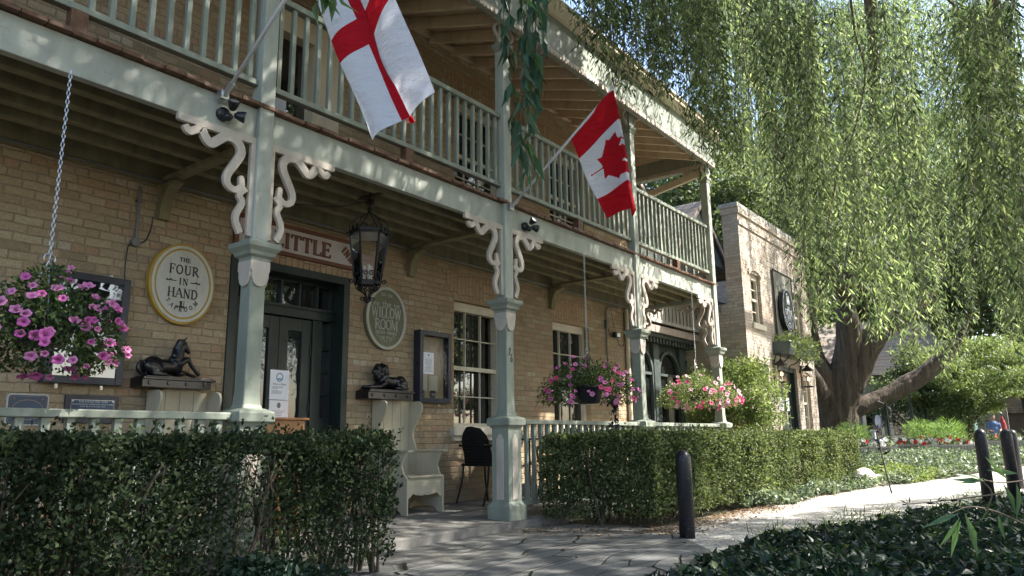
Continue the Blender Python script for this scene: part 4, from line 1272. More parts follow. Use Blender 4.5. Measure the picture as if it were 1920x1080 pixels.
# ------------------------------------------------------------------ wicker chairs and table
def chair(cx, cy, rz, label):
    t_ = thing('wicker_chair', label, 'chair', 'black wicker chairs on the porch', (cx, cy, fz(cy)), rz)
    m_ = MB()
    for sx in (-1, 1):
        m_.tube(smoothline([(sx*.235, .22, 0), (sx*.225, .17, .22), (sx*.22, .15, .42)], 4), .011, 8)
        m_.build('leg', IRON, t_, smooth=True); m_ = MB()
        m_.tube(smoothline([(sx*.225, -.30, 0), (sx*.215, -.22, .25), (sx*.21, -.20, .44)], 4), .011, 8)
        m_.build('leg', IRON, t_, smooth=True); m_ = MB()
    m_ = MB()
    n_ = 16; m2 = 12
    for j in range(m2+1):
        for i in range(n_+1):
            a = (i/n_-.5)*2; v = j/m2
            w_ = .235-.02*v; xx = a*w_*(1 if v < .6 else sqrt(max(0.02, 1-((v-.6)/.42)**2*.75)))
            m_.v.append((xx, -.20-.10*v+.055*a*a, .45+.42*v*(1-.06*a*a)))
    for j in range(m2):
        for i in range(n_):
            a = j*(n_+1)+i; m_.f.append((a, a+1, a+n_+2, a+n_+1)); m_.m.append(0)
    bk = m_.build('backrest', IRON, t_, smooth=True)
    wf = bk.modifiers.new('weave', 'WIREFRAME'); wf.thickness = .014; wf.use_replace = False
    m_ = MB(); m_.box(-.235, .235, -.22, .24, .425, .452); m_.build('seat', IRON, t_, bevel=.01)
    for sx in (-1, 1):
        m_ = MB(); m_.tube(smoothline([(sx*.20, -.27, .66), (sx*.25, -.14, .655), (sx*.26, .12, .63), (sx*.245, .20, .58), (sx*.235, .19, .44)], 5), .014, 8); m_.build('armrest', IRON, t_, smooth=True)
    return t_


chair(6.93, 5.62, -pi/2-.12, 'black wicker chair under the sash window, between settle and post')
t_ = thing('bistro_table', 'small black round table behind the post under the sash window', 'table')
m_ = MB(); m_.lathe(7.62, 5.55, [(.835, .36), (.86, .36)], 28); m_.build('tabletop', IRON, t_)
m_ = MB(); m_.lathe(7.62, 5.55, [(fz(5.55), .2), (fz(5.55)+.02, .19), (fz(5.55)+.03, .03), (.835, .03)], 16); m_.build('pedestal', IRON, t_)
chair(8.35, 5.55, pi/2+.1, 'second black wicker chair, half hidden behind the porch railing and hedge end')

# ------------------------------------------------------------------ electrical fittings
t_ = thing('junction_box', 'round grey junction box on the brick left of the oval taproom sign', 'electrical box')
m_ = MB(); m_.tube([(2.83, 5.998, 2.455), (2.83, 5.955, 2.455)], .036, 16); m_.build('box', GREYM, t_, bevel=.004)
m_ = MB(); m_.tube([(2.835, 5.975, 2.48), (2.835, 5.975, 2.93)], .013, 8); m_.box(2.81, 2.86, 5.96, 5.995, 2.80, 2.812); m_.build('conduit', GREYM, t_)
m_ = MB(); m_.tube(smoothline([(2.955, 5.97, 2.70), (2.95, 5.975, 2.60), (2.915, 5.975, 2.49), (2.86, 5.975, 2.45)], 5), .006, 6)
m_.tube(smoothline([(2.805, 5.98, 2.44), (2.78, 5.985, 2.40), (2.775, 5.985, 2.2), (2.79, 5.985, 2.10)], 5), .005, 6); m_.build('cable', BLACK, t_)
t_ = tag(MB().tube([(-3, 5.925, 3.005), (11.1, 5.925, 3.005)], .010, 8).build('conduit_pipe', GREYM), 'long thin grey conduit running along the wall under the balcony joists', 'conduit')
m_ = MB(); m_.tube(smoothline([(3.95, 5.7, 3.03), (4.25, 5.3, 2.965), (4.5, 5.0, 3.03)], 6), .004, 6)
tag(m_.build('slack_cable', BLACK), 'thin black cable sagging under the joists towards the hanging lantern', 'cable')

t_ = thing('wall_floodlight', 'small floodlight and black cables on sunlit brick beside the second sash window', 'floodlight')
m_ = MB(); m_.box(10.38, 10.44, 5.95, 5.998, 2.58, 2.72); m_.build('switch_box', GREYM, t_, bevel=.004)
m_ = MB(); m_.tube([(10.41, 5.98, 2.58), (10.41, 5.98, 1.9)], .011, 8); m_.tube(smoothline([(10.41, 5.975, 2.72), (10.40, 5.975, 2.86), (10.47, 5.96, 2.93), (10.75, 5.95, 2.96)], 5), .012, 8); m_.build('conduit', GREYM, t_)
m_ = MB(); m_.tube(smoothline([(10.52, 5.96, 2.92), (10.60, 5.96, 2.7), (10.68, 5.955, 2.49)], 5), .005, 6)
m_.tube(smoothline([(10.44, 5.97, 2.62), (10.5, 5.965, 2.46), (10.58, 5.95, 2.49)], 5), .006, 6)
m_.tube(smoothline([(10.72, 5.96, 2.46), (10.80, 5.97, 2.34), (10.93, 5.97, 2.36), (10.98, 5.97, 2.6), (10.98, 5.97, 2.9)], 6), .006, 6); m_.build('cable', BLACK, t_)
m_ = MB(); m_.cbox((10.64, 5.93, 2.49), (.07, .03, .045)); hd = m_.build('lamp_head', BLACK, t_, bevel=.006)
m_ = MB(); m_.cbox((10.65, 5.896, 2.49), (.045, .004, .03)); m_.build('lens', STEEL, hd)
t_ = tag(MB().tube([(11.06, 5.96, 2.98), (11.06, 5.96, .14)], .035, 12).build('downpipe', TAN), 'cream rain pipe against sunlit brick at the porch end', 'drainpipe')


# spotlights on the beam
def spot(x, z, label, ang):
    t_ = thing('security_light', label, 'security light', 'black twin security lights on the balcony beam')
    y = 4.593
    m_ = MB(); m_.lathe(0, 0, [(0, .05), (.03, .05), (.045, .035), (.05, .02)], 16)
    o = m_.build('base', BLACK, t_, smooth=False); o.location = (x, y, z); o.rotation_euler = (pi/2, 0, 0)
    for k, a in enumerate(ang):
        m_ = MB(); m_.lathe(0, 0, [(-.015, .014), (.0, .026), (.034, .038), (.056, .042), (.06, .040), (.058, .035)], 16)
        h = m_.build('lamp_head', BLACK, t_); h.location = (x+.035+.035*k, y-.07, z+.04*(1-k)); d = Vector(a).normalized(); h.rotation_euler = d.to_track_quat('Z', 'Y').to_euler()
        g = MB(); g.lathe(0, 0, [(.059, .034), (.061, .022), (.062, .001)], 16); g.build('lens', STEEL, h)
    m_ = MB(); m_.ell((x+.01, y-.06, z-.03), (.035, .035, .03)); m_.build('sensor', BLACK, t_, smooth=True)


spot(2.70, 3.12, 'black twin security light on the beam above the first scroll bracket', [(-.2, -.6, .75), (.75, -.5, -.15)])
spot(6.30, 3.10, 'black twin security light on the beam right of the middle post', [(-.1, -.8, .5), (.8, -.4, -.2)])


# ------------------------------------------------------------------ hanging lantern
t_ = thing('hanging_lantern', 'large black wrought iron hanging lantern with glass sides before the doorway', 'lantern')
cx, cy = 4.44, 4.98; n_ = 6; zt, zb = 2.70, 2.235; rt_, rb_ = .175, .115
m_ = MB()
for k in range(n_):
    a = 2*pi*k/n_+.35; a2 = 2*pi*(k+1)/n_+.35
    p1 = (cx+rt_*cos(a), cy+rt_*sin(a), zt); p2 = (cx+rb_*cos(a), cy+rb_*sin(a), zb)
    q1 = (cx+rt_*cos(a2), cy+rt_*sin(a2), zt); q2 = (cx+rb_*cos(a2), cy+rb_*sin(a2), zb)
    m_.beam(p1, p2, .014, .014); m_.beam(p1, q1, .014, .02); m_.beam(p2, q2, .014, .03)
    # crown ribs
    m_.tube(smoothline([(cx+rt_*cos(a), cy+rt_*sin(a), zt), (cx+.16*cos(a), cy+.16*sin(a), zt+.09), (cx+.08*cos(a), cy+.08*sin(a), zt+.15), (cx+.012*cos(a), cy+.012*sin(a), zt+.19)], 5), .006, 6)
    # lower cage and finial ribs
    m_.tube(smoothline([(cx+rb_*cos(a), cy+rb_*sin(a), zb), (cx+.09*cos(a), cy+.09*sin(a), zb-.06), (cx+.03*cos(a), cy+.03*sin(a), zb-.10), (cx+.01*cos(a), cy+.01*sin(a), zb-.16)], 5), .005, 6)
m_.tube([(cx, cy, zt+.18), (cx, cy, zt+.36)], .010, 8); m_.ell((cx, cy, zt+.22), (.022, .022, .028)); m_.ell((cx, cy, zt+.30), (.028, .028, .02)); m_.ell((cx, cy, zb-.165), (.018, .018, .02))
m_.build('frame', IRON, t_)
m_ = MB()
def curl(mb, c, axis, r0, turns, sgn=1, rad=.0052, up=Vector((0, 0, 1))):
    P_ = []; ax = Vector(axis).normalized()
    for i in range(17):
        t = i/16; a = turns*2*pi*t; r_ = r0*(1-.75*t); P_.append(Vector(c)+ax*(r_*cos(a)*sgn)+up*(r_*sin(a)))
    mb.tube(P_, rad, 5)
for k in range(n_):
    a = 2*pi*k/n_+.35; am = a+pi/n_; rad_ = Vector((cos(a), sin(a), 0)); tn = Vector((-sin(am), cos(am), 0)); rm = Vector((cos(am), sin(am), 0))
    c0 = Vector((cx, cy, 0))
    curl(m_, c0+rad_*(rb_+.03)+Vector((0, 0, zb+.01)), rad_, .022, 1.3)
    curl(m_, c0+rad_*(rt_+.012)+Vector((0, 0, zt-.02)), rad_, .020, 1.2)
    curl(m_, c0+rad_*.045+Vector((0, 0, zb-.15)), rad_, .020, 1.3)
    for s_ in (-1, 1):
        curl(m_, c0+rm*(.12)+tn*(.026*s_)+Vector((0, 0, zb+.07)), tn, .026, 1.4, s_)
        curl(m_, c0+rm*(.145)+tn*(.035*s_)+Vector((0, 0, zt+.035)), tn, .022, 1.3, s_)
        curl(m_, c0+rm*(.08)+tn*(.02*s_)+Vector((0, 0, zb-.05)), tn, .02, 1.3, s_)
for s_ in (-1, 1):
    for ax in ((1, 0, 0), (0, 1, 0)):
        curl(m_, (cx+s_*.03*ax[0], cy+s_*.03*ax[1], zt+.29), ax, .026, 1.2, s_)
m_.build('scrollwork', IRON, t_)
m_ = MB()
for k in range(n_):
    a = 2*pi*k/n_+.35; a2 = 2*pi*(k+1)/n_+.35; f1, f2 = rt_-.008, rb_-.008
    m_.quad((cx+f2*cos(a), cy+f2*sin(a), zb+.01), (cx+f2*cos(a2), cy+f2*sin(a2), zb+.01), (cx+f1*cos(a2), cy+f1*sin(a2), zt-.01), (cx+f1*cos(a), cy+f1*sin(a), zt-.01))
m_.build('glass', CLEAR, t_)
m_ = MB(); m_.lathe(cx, cy, [(zb+.01, .10), (zb+.015, .10)], 6, .35)
for a in (0, 2.1, 4.2): m_.tube([(cx+.035*cos(a), cy+.035*sin(a), zb+.02), (cx+.035*cos(a), cy+.035*sin(a), zb+.16)], .012, 8)
m_.build('candle', BOARDW, t_)
m_ = MB(); m_.lathe(cx, cy, [(zt-.035, .155), (zt-.03, .16), (zt, .13)], 6, .35); m_.build('reflector', STEEL, t_)
m_ = MB()
for i in range(2):
    z = zt+.375+i*.028
    m_.tube([(cx+.012*cos(a)*(1-i), cy+.012*cos(a)*i, z+.02*sin(a)) for a in np.linspace(0, 2*pi, 13)], .0035, 5)
m_.tube([(cx, cy, zt+.40), (cx, cy, 3.27)], .006, 6)
m_.box(cx-.03, cx+.03, cy-.15, cy+.15, 3.045, 3.06)
m_.build('hanger', IRON, t_)


# ------------------------------------------------------------------ flags
def cloth(name, H0, H1, F0, F1, matfn, mats, parent, nu=150, nv=110, folds=2.2, amp=.05, phase=0., pinch=.0, belly=0., wrap=0., zf=0.):
    H0, H1, F0, F1 = map(Vector, (H0, H1, F0, F1))
    nrm = Vector((1, 0, 0)); mb = MB(); mb.v = []
    for i in range(nu+1):
        u = i/nu
        for j in range(nv+1):
            v = j/nv
            bk = 0.; vv = v + .05*u*sin(2*pi*folds*v+phase)
            if wrap:
                kk = min(1, u*2.2)**.8*wrap; e_ = 1-.40*kk
                if v < e_: vv = v/e_*(1-.0*kk)
                else: vv = 1-(v-e_)*1.05; bk = .06*kk+.25*(v-e_)*kk
            uu = u
            if zf:
                kz = zf*min(1, .35+u*1.4)
                if v < .50: vz = v*(1+.10*kz); 
                elif v < .62: vz = .5+.05*kz-(v-.5)*.9*kz+(v-.5)*(1-kz)*1.; bk += .05*kz*sin(pi*(v-.5)/.12)+.03*kz*(v-.5)/.12
                else: z0_ = .5+.05*kz-.108*kz+.12*(1-kz); vz = z0_+(1-z0_)*(v-.62)/.38; bk += .03*kz*(1-(v-.62)/.38)
                vv = vz; uu = u-(.022*kz*min(1, max(0, (v-.5)/.12)))*(1-abs(2*u-1)**3)
            p = H0.lerp(H1, vv).lerp(F0.lerp(F1, vv), uu)
            p = p + nrm*(bk+amp*(.25+.75*u)*sin(2*pi*folds*v+phase+1.2*u) + .012*sin(9*u+6*v))
            p = p + (H0-H1).normalized()*(belly*sin(pi*u)*(v-.5)*2) + Vector((0, 0, -.04*sin(pi*u)*sin(pi*v)))
            mb.v.append(tuple(p))
    for i in range(nu):
        for j in range(nv):
            a = i*(nv+1)+j; mb.f.append((a, a+1, a+nv+2, a+nv+1)); mb.m.append(matfn((i+.5)/nu, (j+.5)/nv))
    return mb.build(name, mats, parent, smooth=True)


def clothmat(name, col):
    m, n, b = nmat(name)
    b.inputs['Base Color'].default_value = (*col, 1); b.inputs['Roughness'].default_value = .8; b.inputs['Specular IOR Level'].default_value = .15
    t = N(n, 'ShaderNodeBsdfTranslucent'); t.inputs[0].default_value = (*col, 1)
    mx = N(n, 'ShaderNodeMixShader'); mx.inputs[0].default_value = .4
    link(n, b.outputs[0], mx.inputs[1]); link(n, t.outputs[0], mx.inputs[2]); link(n, mx.outputs[0], n.nodes['Material Output'].inputs[0])
    cr_ = noise(n, scaled(n, geo_pos(n), (3, 3, 9), (0, .5, .3)), 2.2, 4, .6)
    wv = N(n, 'ShaderNodeTexWave'); wv.inputs['Scale'].default_value = 60; wv.inputs['Distortion'].default_value = 1.; link(n, geo_pos(n), wv.inputs['Vector'])
    bump(n, b, math_(n, 'ADD', cr_, math_(n, 'MULTIPLY', wv.outputs['Fac'], .03)), .035, .8)
    c = mixcol(n, cr_, tuple(x*.86 for x in col), col); link(n, c, b.inputs['Base Color']); link(n, c, t.inputs[0])
    return m


FRED = clothmat('flag red', (.52, .012, .022)); FWHT = clothmat('flag white', (.78, .79, .86))
STRIDE = 1


def flagpole(x, label, tipk=1.0):
    t_ = thing('flagpole', label, 'flag')
    a = Vector((x, 4.50, 3.235)); d = Vector((0, -.80, .60)); b_ = a+d*1.58*tipk
    m_ = MB(); m_.tube([a, b_], .0135, 10); m_.build('pole', plain('white pole', (.62, .62, .63), .35, var=.03), t_, smooth=True)
    m_ = MB(); m_.tube([a-d*.03, a+d*.10], .020, 10); m_.box(x-.03, x+.03, 4.50, 4.56, 3.20, 3.262); m_.build('socket', STEEL, t_)
    m_ = MB(); m_.ell(b_+d*.03, (.022, .022, .022)); m_.tube([b_, b_+d*.015], .010, 8); m_.build('finial', plain('brass', (.75, .62, .40), .2, 1.), t_, smooth=True)
    return t_, a, d


t_, a, d = flagpole(2.66, 'flag with red cross on white hanging from an angled white pole')
cloth('flag_cloth', a+d*1.02, a+d*1.62, (2.66, 2.96, 2.48), (2.70, 2.54, 2.66), lambda u, v: 1 if (abs(v-.5) < .10 or abs(u-.52) < .065) else 0, [FWHT, FRED], t_, folds=1.35, amp=.03, phase=2.6, zf=1.)

LEAF_REL = "m-90 2030 45-863 l-76-96 -894 149 116-320 -20-73 -941-762 212-99 34-79 -186-572 542 115 73-38 105-247 423 454 111-57 -204-1052 327 189 91-27 332-652"
pts = []; cur = [0, 0]
nums = [int(q) for q in __import__('re').findall(r'-?\d+', LEAF_REL.replace('l', ' '))]
for i in range(0, len(nums), 2):
    cur = [cur[0]+nums[i], cur[1]+nums[i+1]]; pts.append((cur[0]/4800, -cur[1]/4800))
half = pts
LEAF = half + [(-x_, y_) for x_, y_ in half[::-1][1:]]
LEAF = [(x_, y_) for x_, y_ in LEAF]


def inpoly(x, y, P):
    c_ = False; j = len(P)-1
    for i in range(len(P)):
        if (P[i][1] > y) != (P[j][1] > y) and x < (P[j][0]-P[i][0])*(y-P[i][1])/(P[j][1]-P[i][1])+P[i][0]: c_ = not c_
        j = i
    return c_


def maple(u, v):
    if u < .25 or u > .75: return 1
    return 1 if inpoly((u-.5)*2, (v-.5), LEAF) else 0


t_, a, d = flagpole(5.97, 'red and white maple leaf flag hanging from an angled white pole')
cloth('flag_cloth', a+d*.93, a+d*1.56, (5.97, 3.40, 2.90), (6.0, 3.10, 2.93), maple, [FWHT, FRED], t_, nu=170, nv=130, folds=.9, amp=.035, phase=.6, belly=-.02, wrap=.95)

# ------------------------------------------------------------------ timber annex beyond the porch
ax = thing('timber_annex', 'dark grey green timber building with arched windows and two gables beyond the porch', 'building')
YA = 6.75
MUSH = paint('mushroom paint', (.36, .29, .25), .5, .1)
GWOOD = wood('weathered grey boards', (.22, .20, .18), (.46, .43, .39), 2, .9)
m_ = MB()
AR = [13.05+1.22*i for i in range(5)]      # arch centres
def arch_pts(c, r, zs, z0): return [(c-r, z0)] + [(c+r*cos(a), zs+r*1.0*sin(a)) for a in np.linspace(pi, 0, 17)] + [(c+r, z0)]
m_.box(11.36, 18.0, YA+.06, YA+.3, .2, 3.1)
m_.build('wall', AGREEN, ax)
for c_ in AR:
    w_ = thing('arched_window', None, None); w_.parent = ax
    g = MB(); g.prism(arch_pts(c_, .44, 2.10, .5), lambda u, v, d: (u, YA+.055-d, v), 0, .004); g.build('pane', GLASS_W, w_)
    f = MB(); f.band(arch_pts(c_, .47, 2.10, .5), .07, WY(YA+.05), 0, .06); f.box(c_-.45, c_+.45, YA-.0, YA+.05, 2.07, 2.12)
    f.build('frame', AGREEN, w_)
    f = MB(); f.box(c_-.02, c_+.02, YA-.005, YA+.05, .5, 2.07); f.box(c_+.045, c_+.075, YA-.02, YA+.05, .5, 2.07); f.build('muntins', CREAM, w_)
m_ = MB()
for i in range(6): c_ = AR[0]-.61+1.22*i; m_.box(c_-.12, c_+.12, YA-.03, YA+.06, .2, 2.75)
m_.build('arcade_piers', AGREEN, ax, bevel=.01)
m_ = MB(); m_.box(11.36, 18, YA-.28, YA+.06, 2.87, 2.94); m_.box(11.36, 18, YA-.33, YA-.28, 2.85, 2.99); m_.build('eaves_board', MUSH, ax, bevel=.005)
m_ = MB(); m_.box(11.36, 18, YA-.22, YA+.05, 2.79, 2.87)
x = 11.45
while x < 17.9: m_.box(x, x+.05, YA-.18, YA+.05, 2.69, 2.79); x += .14
m_.build('eaves_corbels', AGREEN, ax)
m_ = MB(); m_.quad((11.36, YA-.33, 2.995), (18, YA-.33, 2.995), (18, YA+.25, 3.02), (11.36, YA+.25, 3.02)); m_.build('pent_roof', GWOOD, ax)
r_ = MB()
r_.box(11.4, 18, YA-.36, YA-.30, 3.04, 3.11); r_.box(11.4, 18, YA-.36, YA-.30, 3.84, 3.90)
x = 11.5
while x < 18: r_.box(x, x+.115, YA-.345, YA-.32, 3.04, 3.88); x += .168
r_.build('board_railing', GWOOD, ax)
YU = 7.0
m_ = MB(); m_.box(11.4, 17.6, YU, YU+.2, 3.1, 5.2); m_.build('upper_wall', AGREEN, ax)
for c_, w2, za in ((13.0, 1.9, 6.75), (16.95, 1.55, 6.45)):
    m_ = MB(); m_.prism([(c_-w2, 5.1), (c_+w2, 5.1), (c_, za)], WY(YU+.2), 0, .21); m_.build('gable', AGREEN, ax)
    sl = (za-5.1)/w2; m_ = MB()
    for s_ in (-1, 1):
        ex = w2+.35
        m_.prism([(c_, za+.10), (c_+s_*ex, za+.10-sl*ex), (c_+s_*ex, za-.04-sl*ex), (c_, za-.04)], WY(YU-.05), 0, .05)
    m_.build('verge_board', MUSH, ax)
    m_ = MB()
    for s_ in (-1, 1):
        ex = w2+.38
        m_.quad((c_, YU-.12, za+.13), (c_+s_*ex, YU-.12, za+.13-sl*ex), (c_+s_*ex, 12, za+.13-sl*ex), (c_, 12, za+.13))
    m_.build('gable_roof', SHING, ax)
    w_ = MB(); w_.box(c_-.35, c_+.35, YU-.03, YU+.0, 3.9, 4.95); fr = w_.build('window', WHITEW, ax)
    g = MB(); g.quad((c_-.30, YU-.032, 3.95), (c_+.30, YU-.032, 3.95), (c_+.30, YU-.032, 4.90), (c_-.30, YU-.032, 4.90)); g.build('pane', GLASS, fr)

# ------------------------------------------------------------------ pale brick building with the second sign
bb = thing('pale_brick_building', 'two storey pale brick building with stone coping and green double door', 'building')
YB, XB, XE = 5.4, 15.15, 19.9
BH = [(16.98, 18.35, .3, 2.42), (15.6, 16.25, 3.22, 4.32), (15.55, 16.30, .95, 2.30), (18.75, 19.35, .95, 2.30), (18.65, 19.2, 3.22, 4.25)]
m_ = MB(); wall_grid(m_, XB, XE, 0, 5.55, YB, BH, .22)
m_.quad((XB, YB, 0), (XB, YB, 5.55), (XB, YB+.35, 5.55), (XB, YB+.35, 0)); m_.quad((XB, YB+.35, 0), (XB, YB+.35, 3.6), (XB, YB+4, 3.6), (XB, YB+4, 0))
m_.quad((XB, YB+.35, 3.6), (XB, YB+.35, 5.55), (XE, YB+.35, 5.55), (XE, YB+.35, 3.6)); m_.quad((XE, YB, 0), (XE, YB+4, 0), (XE, YB+4, 5.55), (XE, YB, 5.55))
m_.build('wall', BRICK_P, bb)
m_ = MB(); m_.quad((XB, YB+.24, .2), (XE, YB+.24, .2), (XE, YB+.24, 4.5), (XB, YB+.24, 4.5)); m_.build('interior', BLACK, bb)
m_ = MB(); m_.box(XB-.05, XE+.05, YB-.03, YB+.40, 5.68, 5.78); m_.build('coping', paint('weathered stone', (.40, .38, .34), .9, .35, streak=False, dirt=(.1, .1, .09)), bb, bevel=.01)
m_ = MB(); m_.box(XB-.02, XE, YB-.035, YB+.37, 5.55, 5.68); m_.box(XB-.0, XE, YB-.03, YB-.001, 5.30, 5.38); m_.build('brick_cornice', BRICK_P, bb)
m_ = MB(); m_.quad((13.6, 6.0, 3.55), (XB, 6.0, 3.55), (XB, 8.0, 5.0), (13.6, 8.0, 5.0)); m_.box(13.6, XB, 5.9, 6.0, 3.45, 3.56); m_.build('side_roof', SHING, bb)
for (a, b_, c_, d_) in BH[1:]:
    sash_window(a, b_, c_, d_, (c_+d_)/2, 2, 2, Yf=YB+.10, sill=False, parent=bb, wm=WHITEW, frame=.06, mun=.02)
    m_ = MB(); m_.box(a-.06, b_+.06, YB-.05, YB+.1, c_-.12, c_-.002); m_.build('sill', WHITEW, bb)
    m_ = MB(); w2 = (b_-a)/2+.06; mm = (a+b_)/2
    m_.band([(mm+w2*cos(t), d_-.03+.15*sin(t)) for t in np.linspace(pi, 0, 9)], .10, WY(YB+.001), 0, .03); m_.build('brick_arch', BRICK_P, bb)
dd = thing('entrance_door', None, None); dd.parent = bb
for a, b_ in ((17.03, 17.66), (17.67, 18.30)):
    m_ = MB(); m_.box(a, b_, YB+.14, YB+.19, .3, 2.32); l_ = m_.build('door_leaf', DGREEN, dd)
    m_ = MB()
    for k in range(3): u = a+.10+k*.17; m_.box(u, u+.08, YB+.132, YB+.139, 1.05, 1.9)
    m_.build('panes', GLASS, l_)
m_ = MB(); m_.box(16.98, 17.03, YB+.05, YB+.2, .3, 2.42); m_.box(18.30, 18.35, YB+.05, YB+.2, .3, 2.42); m_.box(17.03, 18.30, YB+.05, YB+.2, 2.32, 2.42); m_.build('frame', DGREEN, dd)
for a in (17.38, 17.78):
    o = MB().box(a, a+.20, YB+.12, YB+.125, 1.42, 1.72).build('door_notice', PAPER); tag(o, 'left white notice taped to the distant green double door' if a < 17.5 else 'right white notice taped to the distant green double door', 'notice')
    m_ = MB(); oval(m_, a+.10, 1.66, .02, .03, WY(YB+.12), 0, .002, 12)
    for i in range(4): m_.box(a+.04, a+.16, YB+.116, YB+.119, 1.60-i*.035, 1.606-i*.035)
    m_.build('print', GRY, o)

t_ = thing('oval_sign', 'tall black oval sign reading THE LITTLE INN on the pale brick building', 'sign')
m_ = MB(); m_.box(17.05, 18.35, YB-.04, YB-.001, 2.98, 4.62); m_.build('backboard', wood('grey green board', (.12, .12, .10), (.20, .20, .17)), t_)
m_ = MB(); m_.band([(17.03, 2.98), (17.03, 4.63), (18.37, 4.63), (18.37, 2.98)], .03, WY(YB-.041), 0, .02); m_.build('backboard_trim', BLACK, t_)
cx, cz = 17.62, 3.73; F = WY(YB-.06)
m_ = MB(); oval(m_, cx, cz, .40, .50, F, 0, .10); m_.build('board', plain('sign black', (.012, .012, .018), .25), t_, bevel=.01)
m_ = MB(); oring(m_, cx, cz, .385, .485, .012, F, .10, .106)
put_text(m_, 'THE', cx, cz+.045, .07, F, .10, .105, sp=.1, bold=1.2)
put_text(m_, 'LITTLE', cx, cz-.055, .125, F, .10, .106, sp=.0, bold=1.25, squash=1.0)
put_text(m_, 'INN', cx, cz-.19, .115, F, .10, .106, sp=.05, bold=1.25)
oval(m_, cx-.05, cz+.25, .055, .10, F, .10, .105, 10); oval(m_, cx+.06, cz+.21, .05, .09, F, .10, .105, 10); oval(m_, cx-.06, cz+.35, .035, .04, F, .10, .105, 10)
m_.band([(cx-.10, cz+.12), (cx-.02, cz+.20), (cx+.03, cz+.30), (cx+.08, cz+.34)], .03, F, .10, .107)
oval(m_, cx, cz-.32, .03, .03, F, .10, .105, 10)
for a in np.linspace(-150, -30, 14): m_.cbox((cx+.32*cos(radians(a)), YB-.165, cz+.40*sin(radians(a))), (.014, .003, .018))
m_.build('lettering', plain('sign silver', (.70, .70, .72), .5), t_)

t_ = thing('window_box', 'dark green window box of trailing plants above the distant green door', 'planter')
m_ = MB(); m_.prism([(YB-.002, 2.92), (YB-.42, 2.92), (YB-.34, 2.62), (YB-.002, 2.62)], lambda u, v, d: (d, u, v), 16.75, 18.75); m_.build('box', AGREEN, t_, bevel=.01)
m_ = MB()
for x in (16.95, 17.75, 18.55): m_.tube(smoothline([(x, YB-.30, 2.62), (x, YB-.2, 2.50), (x, YB-.05, 2.45), (x, YB-.01, 2.32)], 4), .012, 6)
m_.build('bracket', IRON, t_)
P_ = np.stack([RNG.uniform(16.75, 18.85, 900), RNG.uniform(YB-.5, YB-.05, 900), 2.90+np.abs(RNG.normal(0, .09, 900))], 1)
P_[:250, 2] -= RNG.random(250)*.45; P_[:250, 1] = YB-.45
leaves('foliage', P_, rdir(900, .1), RNG.uniform(.08, .15, 900), .035, LF_LIME, t_)


def wall_lantern(x, z, label):
    t_ = thing('wall_lantern', label, 'lantern', 'lit iron lanterns either side of the distant green door')
    y = YB-.16; m_ = MB()
    for sx in (-1, 1):
        for sy in (-1, 1): m_.beam((x+sx*.085, y+sy*.085, z), (x+sx*.085, y+sy*.085, z+.36), .02, .02)
    m_.box(x-.10, x+.10, y-.10, y+.10, z-.03, z); m_.sqstack(x, y, [(z+.36, .11), (z+.39, .11), (z+.47, .03), (z+.50, .02)])
    m_.box(x-.07, x+.07, YB-.02, YB-.001, z-.05, z+.50)
    m_.tube(smoothline([(x, YB-.02, z+.42), (x, YB-.07, z+.60), (x, y, z+.62), (x, y, z+.5)], 5), .012, 6)
    m_.build('frame', IRON, t_)
    fm, fn_, fb = nmat('flame'); fb.inputs['Emission Color'].default_value = (1., .45, .15, 1); fb.inputs['Emission Strength'].default_value = 9
    m_ = MB(); m_.ell((x, y, z+.17), (.025, .025, .045)); m_.build('bulb', fm, t_, smooth=True)
    m_ = MB(); m_.tube([(x, y, z), (x, y, z+.13)], .015, 8); m_.build('candle', BOARDW, t_)
    return t_


wall_lantern(16.72, 2.02, 'lit iron wall lantern left of the distant green double door')
wall_lantern(18.72, 2.02, 'lit iron wall lantern right of the distant green double door')


